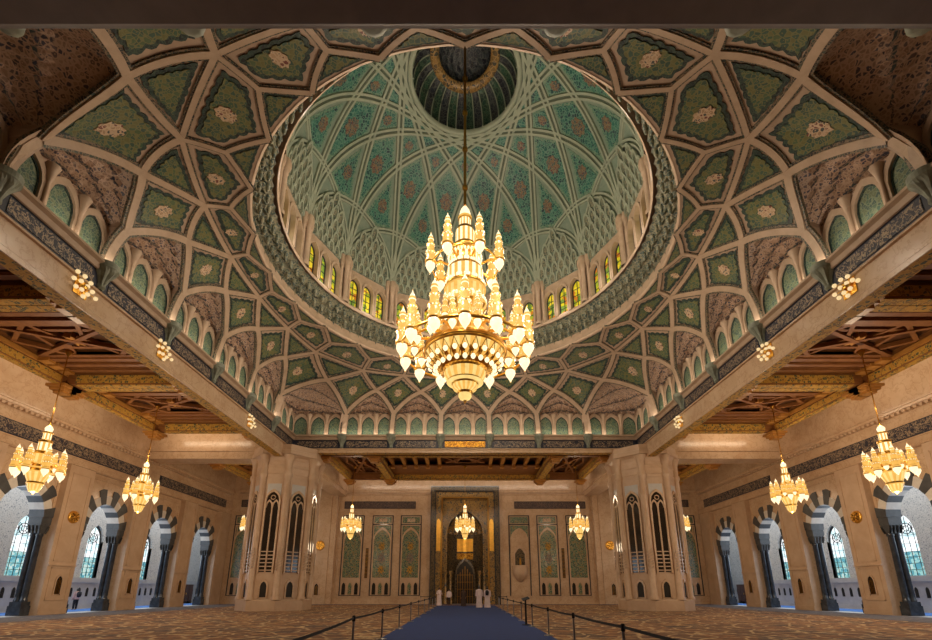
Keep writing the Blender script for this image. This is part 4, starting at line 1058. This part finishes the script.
def put_lantern(parent, loc, s):
    if s not in lant_src: lant_src[s] = lantern('lantern', parent, loc, s); return lant_src[s]
    o = copy_tree(lant_src[s], parent); o.location = loc; return o
def ring_of(mb, prof, n, z, ms, alt=None): mb.lathe([(r, z + h) for r, h in prof], n, (0, 0, 0), ms=ms, alt=alt)

big = thing('chandelier', 'gigantic gold crystal chandelier with tiers of glowing lanterns hanging under the dome', 'chandelier', (0, CY, 0))
g = MB(); g.tube([(0, 0, 23.9), (0, 0, 37.6)], .09, 8); [g.lathe([(.09, z), (.17, z + .1), (.17, z + .3), (.09, z + .4)], 10) for z in (25, 28, 31, 34)]; g.build('hanging_rod', 'golddeep', big)
g = MB(); g.lathe([(0, 24.1), (.04, 24.0), (.03, 23.85), (.12, 23.75), (.26, 23.5), (.34, 23.2), (.30, 23.0), (.42, 22.95), (.42, 22.8), (.36, 22.75), (.36, 22.2), (.5, 22.12), (.52, 21.95), (.56, 21.9), (.56, 21.0), (.68, 20.9), (.70, 20.7), (.60, 20.65)], 24, ms=[0, 0, 0, 1, 1, 1, 0, 2, 0, 1, 2, 0, 2, 1, 2, 0, 2], alt=[None] * 9 + [2] + [None] * 3 + [2] + [None] * 3); g.build('crown_turret', ['gold', 'globe', 'crystal'], big)
g = MB(); g.lathe([(.6, 20.65), (.95, 20.3), (1.0, 20.1), (.85, 20.05), (.85, 19.4), (.98, 19.3), (.98, 19.15), (1.05, 19.1), (1.05, 18.2), (1.18, 18.1), (1.2, 17.9), (1.1, 17.85), (1.1, 17.0), (1.22, 16.95), (1.22, 16.75), (.95, 16.3), (.95, 15.6)], 32, ms=[2, 0, 2, 1, 2, 0, 2, 1, 2, 0, 2, 3, 0, 2, 2, 3], alt=[0, None, None, 0, None, None, None, 2, None, None, None, 2, None, None, 0, 2]); g.build('central_drum', ['gold', 'globe', 'crystal', 'crystal2'], big)
g = MB()
for i in range(32):
    a = 2 * PI * i / 32
    for z, r in ((19.45, .93), (18.25, 1.12), (17.1, 1.18), (20.1, .95)): g.lathe([(0, -.16), (.05, -.1), (.07, 0), (.05, .08), (0, .14)], 6, (r * math.cos(a), r * math.sin(a), z))
g.build('crystal_fringe', 'globe', big)['kind'] = 'stuff'
g = MB(); g.lathe([(.95, 15.7), (1.5, 15.1), (1.7, 14.6), (2.1, 14.3), (2.22, 14.2), (2.24, 13.85), (2.14, 13.8)], 48, ms=[3, 0, 2, 0, 0, 0], alt=[0, None, 3, None, None, None]); g.build('lower_bell', ['gold', 'globe', 'crystal', 'crystal2'], big)
g = MB(); g.lathe([(2.26, 14.08), (2.29, 14.0), (2.26, 13.92), (2.18, 13.88)], 48); g.build('dark_rim', 'golddeep', big)
g = MB(); g.lathe([(2.14, 13.8), (1.95, 13.4), (1.5, 13.05), (1.15, 12.95)], 48, ms=[3, 2, 0], alt=[2, 0, None])
for i in range(24):
    a = 2 * PI * i / 24
    for r, z in ((1.98, 13.35), (1.6, 13.0)):
        c = (r * math.cos(a), r * math.sin(a), z); g.lathe([(0, -.26), (.03, -.2), (.11, -.1), (.13, 0), (.08, .1), (.05, .16)], 8, c, ms=[0, 1, 1, 1, 0])
g.build('lamp_basket', ['gold', 'globe', 'crystal', 'crystal2'], big)
g = MB()
for i in range(24):
    a = 2 * PI * i / 24; b = a + PI / 24
    g.tube([(2.16 * math.cos(a), 2.16 * math.sin(a), 13.8), (1.9 * math.cos(b), 1.9 * math.sin(b), 13.2), (1.4 * math.cos(a), 1.4 * math.sin(a), 12.96)], .022, 4); g.tube([(2.16 * math.cos(a), 2.16 * math.sin(a), 13.8), (1.9 * math.cos(a - PI / 24), 1.9 * math.sin(a - PI / 24), 13.2), (1.4 * math.cos(a), 1.4 * math.sin(a), 12.96)], .022, 4)
g.build('basket_wire', 'golddeep', big)
g = MB(); g.lathe([(1.2, 13.0), (1.2, 12.85), (1.12, 12.8), (1.08, 12.55), (.95, 12.3), (.98, 12.22), (.72, 12.15), (.7, 12.05), (.62, 11.85), (.4, 11.7), (.42, 11.62), (.34, 11.58), (.36, 11.45), (.28, 11.3), (.1, 11.2), (.05, 11.1), (0, 11.0)], 32, ms=[0, 0, 3, 3, 0, 3, 0, 3, 3, 0, 0, 3, 3, 3, 0, 0], alt=[None, None, 2, 2] + [None] * 3 + [2, 2] + [None] * 7); g.build('bottom_bowl', ['gold', 'globe', 'crystal', 'crystal2'], big)
g = MB(); g.lathe([(3.45, 14.15), (3.52, 14.05), (3.45, 13.95), (3.38, 14.05), (3.45, 14.15)], 48)
for i in range(14):
    a = 2 * PI * (i + .5) / 14; ca, sa = math.cos(a), math.sin(a)
    g.tube([(1.6 * ca, 1.6 * sa, 14.7), (2.5 * ca, 2.5 * sa, 14.55), (3.0 * ca, 3.0 * sa, 14.1), (3.55 * ca, 3.55 * sa, 14.05)], [.1, .08, .07, .09], 6)
g.build('lower_arms', 'gold', big)
for i in range(14):
    a = 2 * PI * (i + .5) / 14; put_lantern(big, (3.42 * math.cos(a), 3.42 * math.sin(a), 13.25), 1.05)
for i in range(14):
    a = 2 * PI * i / 14; put_lantern(big, (2.75 * math.cos(a), 2.75 * math.sin(a), 13.75), .7)
g = MB(); g.lathe([(1.9, 19.55), (1.95, 19.45), (1.9, 19.35), (1.85, 19.45), (1.9, 19.55)], 32)
for i in range(7):
    a = 2 * PI * (i + .7) / 7; ca, sa = math.cos(a), math.sin(a); g.tube([(.9 * ca, .9 * sa, 19.5), (1.4 * ca, 1.4 * sa, 19.7), (2.0 * ca, 2.0 * sa, 19.45)], .07, 6)
g.build('upper_arms', 'gold', big)
for i in range(7):
    a = 2 * PI * (i + .7) / 7; put_lantern(big, (2.0 * math.cos(a), 2.0 * math.sin(a), 18.75), .95)
for i in range(10):
    a = 2 * PI * (i + .3) / 10; put_lantern(big, (1.55 * math.cos(a), 1.55 * math.sin(a), 15.2), .62)

def make_small():
    t = thing('chandelier', '', 'chandelier')
    g = MB(); g.tube([(0, 0, 3.4), (0, 0, 7.3)], .025, 6); g.lathe([(.0, 7.3), (.2, 7.28), (.14, 7.15), (.05, 7.0)], 10); g.build('hanging_rod', 'golddeep', t)
    g = MB(); g.lathe([(0, 3.55), (.03, 3.5), (.02, 3.4), (.1, 3.32), (.16, 3.2), (.13, 3.05), (.2, 3.02), (.2, 2.96), (.16, 2.94), (.16, 2.65), (.26, 2.6), (.26, 2.5), (.24, 2.48), (.24, 2.1), (.36, 2.04), (.36, 1.92), (.32, 1.9), (.32, 1.5), (.5, 1.4), (.52, 1.28)], 16, ms=[0, 0, 0, 1, 1, 2, 0, 2, 1, 2, 0, 2, 1, 2, 0, 2, 3, 2, 0], alt=[None] * 8 + [2] + [None] * 3 + [2] + [None] * 3 + [2, None, None]); g.build('crown_turret', ['gold', 'globe', 'crystal', 'crystal2'], t)
    g = MB(); g.lathe([(.52, 1.28), (.5, 1.2), (.54, 1.08), (.46, 1.04), (.4, .84), (.3, .62), (.33, .54), (.27, .5), (.25, .34), (.2, .24), (.17, .16), (.06, .12), (0, .06)], 24, ms=[2, 0, 2, 3, 3, 0, 2, 3, 3, 2, 3, 0], alt=[None, None, None, 2, 2, None, None, 2, 2] + [None] * 3); g.build('lower_bowl', ['gold', 'globe', 'crystal', 'crystal2'], t)
    g = MB()
    for i in range(8):
        a = 2 * PI * (i + .3) / 8; ca, sa = math.cos(a), math.sin(a); g.tube([(.4 * ca, .4 * sa, 1.4), (.6 * ca, .6 * sa, 1.42), (.84 * ca, .84 * sa, 1.25)], .035, 5)
    g.build('arms', 'gold', t)
    for i in range(8): a = 2 * PI * (i + .3) / 8; put_lantern(t, (.84 * math.cos(a), .84 * math.sin(a), .74), .5)
    for i in range(6): a = 2 * PI * (i + .5) / 6; put_lantern(t, (.5 * math.cos(a), .5 * math.sin(a), 1.05), .36)
    return t
smallP = make_small(); spots = []
for sx, nm in ((-1, 'left'), (1, 'right')):
    spots += [(sx * 19.6, 20.0, 'gold crystal chandelier in the %s aisle, nearest one, hanging before the nearest arch' % nm), (sx * 20.4, 27.8, 'gold crystal chandelier in the %s aisle, second one, hanging before the arcade' % nm), (sx * 20.2, 42.5, 'gold crystal chandelier in the far %s corner, partly behind the pier' % nm), (sx * 10.9, 43.0, 'gold crystal chandelier hanging before the far wall panels %s of the mihrab' % nm)]
spots.append((0, 43.0, 'gold crystal chandelier hanging right in front of the mihrab arch'))
for i, (x, y, lab) in enumerate(spots):
    o = smallP if i == 0 else copy_tree(smallP); place(o, (x, y, 5.7 if y == 20.0 else 6.1), 0, lab, 'small gold crystal chandeliers')
# reflections of lamps in the marble beams, built as glowing globes
def make_reflection():
    t = thing('wall_lamp', '', 'lamp')  # stands in for a lamp reflection in the beam, plate and arms included
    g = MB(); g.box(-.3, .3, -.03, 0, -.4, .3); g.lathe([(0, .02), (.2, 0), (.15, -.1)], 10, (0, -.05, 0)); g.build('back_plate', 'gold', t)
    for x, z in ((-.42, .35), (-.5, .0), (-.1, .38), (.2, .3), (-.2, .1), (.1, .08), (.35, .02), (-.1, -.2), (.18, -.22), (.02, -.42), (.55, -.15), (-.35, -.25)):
        g = MB(); g.lathe([(0, -.1), (.06, -.06), (.085, 0), (.06, .06), (0, .085)], 10, (0, 0, 0)); o = g.build('globe', 'reflglobe', t, (x, -.16, z))
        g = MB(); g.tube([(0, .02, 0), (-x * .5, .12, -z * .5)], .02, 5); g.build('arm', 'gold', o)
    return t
reflP = make_reflection(); q = 0
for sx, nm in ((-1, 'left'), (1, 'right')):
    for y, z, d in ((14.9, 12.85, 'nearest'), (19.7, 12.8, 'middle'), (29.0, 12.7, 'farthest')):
        o = reflP if q == 0 else copy_tree(reflP); q += 1
        place(o, (sx * (HW - .01), y, z), -sx * PI / 2, 'lamp reflection in the %s marble beam, built as small glowing globes, %s of three' % (nm, d), 'lamp reflections on the marble beams')

# ------------------------------------------------------------------ barriers, sign, people
def make_post(first):
    t = thing('barrier_post', '', 'barrier')
    g = MB(); g.lathe([(0, .03), (.17, .03), (.17, .045), (.05, .06), (.03, .08), (0, .08)], 20); g.build('base', 'steel', t)
    g = MB(); g.lathe([(.028, .06), (.028, .88)], 12); g.build('pole', 'steel', t)
    g = MB(); g.lathe([(.028, .84), (.04, .85), (.04, .96), (.03, .98), (0, .985)], 12); g.build('head', 'belt', t)
    return t
postP = None
def belt(t, vec):
    g = MB(); pts = [V((0, 0, .92)) + V(vec) * (.012 + .976 * i / 10) - V((0, 0, .02 * math.sin(PI * i / 10))) for i in range(11)]
    g.grid([[p - V((0, 0, .025)) for p in pts], [p + V((0, 0, .025)) for p in pts]]); rows = [[p + V((.012, 0, -.025)) for p in pts], [p + V((.012, 0, .025)) for p in pts]]; g.grid(rows); g.build('belt', 'belt', t)
for sx, nm, X in ((-1, 'left', -2.72), (1, 'right', 2.95)):
    ys = [5.9, 11.6, 15.6, 19.6, 23.7, 27.6, 31.5, 35.4, 39.3, 43.2] if sx < 0 else [4.9, 8.9, 12.9, 16.8, 20.8, 24.7, 28.6, 32.5, 36.4, 40.3]
    for i, y in enumerate(ys):
        if postP is None: o = postP = make_post(True)
        else: o = copy_tree(postP)
        if postP is not o:
            for ch in [c for c in o.children if c.name.startswith('belt')]: bpy.data.objects.remove(ch)
        place(o, (X if y != 5.9 else -2.3, y, 0), 0, 'steel belt barrier post %s of the blue walkway, %s from the camera' % (nm, ORD[i]), 'barrier posts along the blue walkway')
posts = [o for o in COL.objects if o.name.startswith('barrier_post')]
for o in posts:
    nxt = [p for p in posts if abs(p.location.x - o.location.x) < .5 and 0 < p.location.y - o.location.y < 5.8]
    if nxt: belt(o, nxt[0].location - o.location)
for x, y, lab in ((-3.4, 45.6, 'steel barrier post left of the person in white by the mihrab'), (-4.3, 45.6, 'steel barrier post at the left end of the short belt line by the far wall'), (3.3, 45.9, 'steel barrier post right of the group in white robes'), (4.1, 45.9, 'steel barrier post at the right end of the short belt line by the far wall')):
    o = copy_tree(postP)
    for ch in [c for c in o.children if c.name.startswith('belt')]: bpy.data.objects.remove(ch)
    place(o, (x, y, 0), 0, lab, 'barrier posts by the mihrab'); belt(o, (-.85 if x < 0 else .75, 0, 0)) if abs(x) < 4 else None

t = thing('sign_stand', 'black floor stand with a tilted plate on the right edge of the blue walkway', 'sign stand', (2.78, 21.6, .03))
g = MB(); g.lathe([(0, 0), (.2, 0), (.2, .02), (.05, .04), (0, .04)], 20); g.build('base', 'belt', t)
g = MB(); g.lathe([(.045, .03), (.045, 1.12)], 12); g.build('pole', 'belt', t)
g = MB(); g.bar((-.15, -.02, 1.1), (.17, .02, 1.2), .2, .03, 0, (0, -.6, 1)); g.build('plate', 'belt', t)

def body_mesh(name, mat, J, edges, rad, root, parent=None):
    me = bpy.data.meshes.new(name); me.from_pydata([J[k] for k in J], [(list(J).index(a), list(J).index(b)) for a, b in edges], [])
    o = bpy.data.objects.new(name, me); COL.objects.link(o); me.materials.append(M[mat])
    if parent: o.parent = parent
    sk = o.modifiers.new('skin', 'SKIN'); ss = o.modifiers.new('sub', 'SUBSURF'); ss.levels = ss.render_levels = 1
    for k, v in zip(J, me.skin_vertices[0].data): r = rad[k]; v.radius = (r, r) if not isinstance(r, tuple) else r; v.use_root = (k == root)
    sk.use_smooth_shade = True
    return o
def person(loc, rz, label, top='robe', bottom='robe', robe=True, h=1.72, hair='hair', bag=None, pose=0):
    s = h / 1.72
    P = lambda x, y, z: (x * s, y * s, z * s)
    J = {'pel': P(0, 0, .95), 'sp': P(0, .01, 1.15), 'ch': P(0, 0, 1.33), 'nk': P(0, .0, 1.46), 'hd': P(0, .02, 1.55), 'top': P(0, .02, 1.66)}
    E_ = [('pel', 'sp'), ('sp', 'ch'), ('ch', 'nk'), ('nk', 'hd'), ('hd', 'top')]
    R_ = {'pel': (.15, .11), 'sp': (.13, .10), 'ch': (.16, .11), 'nk': .055, 'hd': (.078, .09), 'top': (.06, .07)}
    for sd, n in ((-1, 'l'), (1, 'r')):
        bend = .22 if (pose == 1 or (pose == 2 and sd > 0)) else .03
        J.update({n + 'sh': P(sd * .18, 0, 1.40), n + 'el': P(sd * .24, -.02, 1.12), n + 'wr': P(sd * (.2 if bend > .1 else .25), bend, .92 if bend < .1 else 1.08), n + 'hand': P(sd * (.16 if bend > .1 else .25), bend + .04, .84 if bend < .1 else 1.1)})
        E_ += [('ch', n + 'sh'), (n + 'sh', n + 'el'), (n + 'el', n + 'wr'), (n + 'wr', n + 'hand')]
        R_.update({n + 'sh': .06, n + 'el': .045, n + 'wr': .028, n + 'hand': (.035, .02)})
        hx, hy, hz = J[n + 'hand']
        for f, (dx, L) in enumerate(((-.022, .06), (-.007, .075), (.008, .07), (.022, .055))):
            J[n + 'f%d' % f] = (hx + dx, hy + .012, hz - .045); J[n + 'g%d' % f] = (hx + dx, hy + .028, hz - .045 - L * .6)
            E_ += [(n + 'hand', n + 'f%d' % f), (n + 'f%d' % f, n + 'g%d' % f)]; R_[n + 'f%d' % f] = .0095; R_[n + 'g%d' % f] = .008
        J[n + 't'] = (hx - sd * .04, hy + .02, hz - .01); E_.append((n + 'hand', n + 't')); R_[n + 't'] = .01
        J.update({n + 'hip': P(sd * .09, 0, .88), n + 'kn': P(sd * .095, .02, .48), n + 'an': P(sd * .1, -.01, .08), n + 'toe': P(sd * .11, .15, .03)})
        E_ += [('pel', n + 'hip'), (n + 'hip', n + 'kn'), (n + 'kn', n + 'an'), (n + 'an', n + 'toe')]
        R_.update({n + 'hip': .085, n + 'kn': .06, n + 'an': .042, n + 'toe': .035})
    b = body_mesh('person', 'skin', J, E_, R_, 'pel')
    b.location = loc; b.rotation_euler = (0, 0, rz); b['label'] = label; b['category'] = 'person'
    hc = P(0, .03, 1.6)
    g = MB()
    for dx in (-.03, .03): g.lathe([(0, -.01), (.011, 0), (0, .011)], 8, (dx * s, hc[1] + .088 * s, hc[2]))
    g.build('eye', 'hair', b)
    g = MB(); g.lathe([(.018, -.04), (.014, -.01), (.004, .02)], 6, (0, hc[1] + .092 * s, hc[2] - .015)); g.bar((-.025 * s, hc[1] + .082 * s, hc[2] - .075 * s), (.025 * s, hc[1] + .082 * s, hc[2] - .075 * s), .01, .01); g.build('nose_and_mouth', 'skin', b)
    g = MB(); rows = []
    for j in range(7):
        ph = PI * .5 * j / 6 * 1.15
        rows.append([(.094 * s * math.cos(a) * math.sin(ph), .02 * s - .012 * s + .108 * s * math.sin(a) * math.sin(ph), (1.6 + .115 * math.cos(ph) - (.09 * j / 6 if math.sin(a) < .2 else 0)) * s) for a in [2 * PI * k / 20 for k in range(21)]])
    g.grid(rows, 0, True); g.build('hair', hair, b)
    def loft(name, prof, mat):
        g = MB(); rows = []
        for z, rx, ry, cy in prof: rows.append([(rx * s * (1 + .03 * math.cos(9 * a)) * math.cos(a), cy * s + ry * s * (1 + .03 * math.cos(9 * a)) * math.sin(a), z * s) for a in [2 * PI * k / 36 for k in range(37)]])
        g.grid(rows, 0, True); g.build(name, mat, b)
    if robe: loft('robe', [(.04, .27, .22, 0), (.3, .24, .19, 0), (.6, .22, .17, 0), (.95, .21, .16, 0), (1.15, .19, .15, .0), (1.36, .215, .14, 0), (1.43, .17, .11, 0), (1.48, .075, .075, 0)], bottom)
    else:
        loft('shirt', [(.84, .19, .15, 0), (.95, .19, .15, 0), (1.15, .18, .14, 0), (1.36, .21, .14, 0), (1.43, .17, .11, 0), (1.48, .075, .075, 0)], top)
        for sd in (-1, 1):
            g = MB(); g.tube([P(sd * .09, 0, .92), P(sd * .1, .02, .5), P(sd * .1, -.01, .1)], [.105 * s, .085 * s, .065 * s], 14); g.build('trouser_leg', bottom, b)
    for sd, n in ((-1, 'l'), (1, 'r')):
        g = MB(); g.tube([J[n + 'sh'], J[n + 'el'], J[n + 'wr']], [.085 * s, .07 * s, .06 * s], 12, 0, False); g.build('sleeve', bottom if robe else top, b)
    if bag:
        g = MB(); g.lathe([(0, -.2), (.12, -.18), (.16, 0), (.14, .2), (0, .26)], 14, (.0, -.24 * s, 1.2 * s)); g.build('backpack', bag, b)
    return b
person((-2.55, 46.2, .03), -2.6, 'person in long white robe standing left of the mihrab opening', pose=1, h=1.75)
person((1.24, 41.0, .03), .15, 'person in long white robe with dark hair, left of the pair facing the mihrab', h=1.86)
person((1.95, 41.0, .03), -.1, 'person in long white robe with dark bag, right of the pair facing the mihrab', h=1.8, bag='darkcloth')
person((-.15, 44.6, .03), .2, 'person in dark brown robe standing before the mihrab door', bottom='browncloth', h=1.6)
person((-1.6, 47.0, .03), 2.9, 'person in pale top and dark trousers standing by the mihrab colonnettes', top='robe', bottom='browncloth', robe=False, h=1.6)
person((-31.0, 37.4, .02), 1.2, 'visitor in pink shirt with dark bag in the left corridor below a window', top='pink', bottom='darkcloth', robe=False, h=1.66, bag='darkcloth', pose=2)

# ------------------------------------------------------------------ lights the place has, and added fill lights
def area(name, loc, rot, sx, sy, e, col):
    l = bpy.data.lights.new(name, 'AREA'); l.shape = 'RECTANGLE'; l.size = sx; l.size_y = sy; l.energy = e; l.color = col
    o = bpy.data.objects.new(name, l); COL.objects.link(o); o.location = loc; o.rotation_euler = rot; return o
def point(name, loc, e, col, r=.3):
    l = bpy.data.lights.new(name, 'POINT'); l.energy = e; l.color = col; l.shadow_soft_size = r
    o = bpy.data.objects.new(name, l); COL.objects.link(o); o.location = loc; return o
WARM = (1.0, .83, .65)
#TAIL
AISLE = (1.0, .77, .52)
for sx in (-1, 1):
    area('cove_light', (sx * 23.4, 18, 13.9), (0, sx * -math.radians(115), 0), .3, 26, 260, AISLE)
    area('cove_light', (sx * 20, 38.7, 13.9), (math.radians(-70), 0, 0), 6, .3, 60, AISLE)
    area('cove_light', (sx * 22.4, 35.0, 14.3), (math.radians(80), 0, 0), 6, .3, 60, AISLE)
    area('daylight', (sx * 32.6, 36, 5), (0, sx * math.radians(90), 0), 4, 40, 1100, (.72, .86, 1.0))
    area('corridor_fill', (sx * 30.6, 36, 10.9), (0, 0, 0), 3, 40, 1300, (.78, .88, 1.0))  # added ceiling fill that brightens the corridor's outer wall
    area('cornice_fill', (sx * 14.6, 24.6, 14.46), (0, math.radians(180 + sx * 15), 0), .3, 23, 165, WARM)  # added strips that brighten the side vaults, none on the near side
area('cornice_fill', (0, 36.6, 14.46), (math.radians(180 - 15), 0, 0), 26, .3, 190, WARM)  # added strip lifting the far side of the vault
area('cove_light', (0, 48.2, 14.0), (math.radians(115), 0, 0), 26, .3, 260, WARM)
for i in range(10):
    a = 2 * PI * (i + .25) / 10
    point('chandelier_light', (4.4 * math.cos(a), CY + 4.4 * math.sin(a), 15.0), 275, WARM)
for i in range(6):
    a = 2 * PI * (i + .25) / 6
    point('chandelier_light', (2.85 * math.cos(a), CY + 2.85 * math.sin(a), 20.6), 230, WARM)
for x, y, _ in spots:
    k = 1.0 if y < 30 else .42
    point('chandelier_light', (x, y, 10.0), 380 * k, AISLE, .4); point('chandelier_light', (x, y, 5.4), 380 * k, AISLE, .4)
for k in range(16):
    a = colang(k); point('drum_fill', (9.7 * math.cos(a + .196), CY + 9.7 * math.sin(a + .196), 21.7), 30, (1, .92, .8), .35)  # added fill round the drum ledge to brighten the dome
# ------------------------------------------------------------------ camera, light
cam = bpy.data.cameras.new('camera'); co = bpy.data.objects.new('camera', cam); COL.objects.link(co); SC.camera = co
co.location = (0, 0, 1.6); co.rotation_euler = (math.radians(90 + 15.2), 0, 0)
cam.sensor_width = 36; cam.lens = 36 * 450 / 932; cam.shift_y = 147 / 932; cam.shift_x = 1 / 932; cam.clip_end = 300; cam.clip_start = .05
SC.view_settings.view_transform = 'Standard'; SC.view_settings.look = 'None'; SC.view_settings.gamma = 1; SC.view_settings.exposure = 0.0
SC.cycles.max_bounces = 6; SC.cycles.diffuse_bounces = 4; SC.cycles.glossy_bounces = 3; SC.cycles.caustics_reflective = False; SC.cycles.caustics_refractive = False
SC.cycles.sample_clamp_indirect = 6; SC.cycles.use_denoising = True
w = bpy.data.worlds.new('world'); SC.world = w; w.use_nodes = True
w.node_tree.nodes['Background'].inputs[0].default_value = (.5, .45, .4, 1); w.node_tree.nodes['Background'].inputs[1].default_value = .05
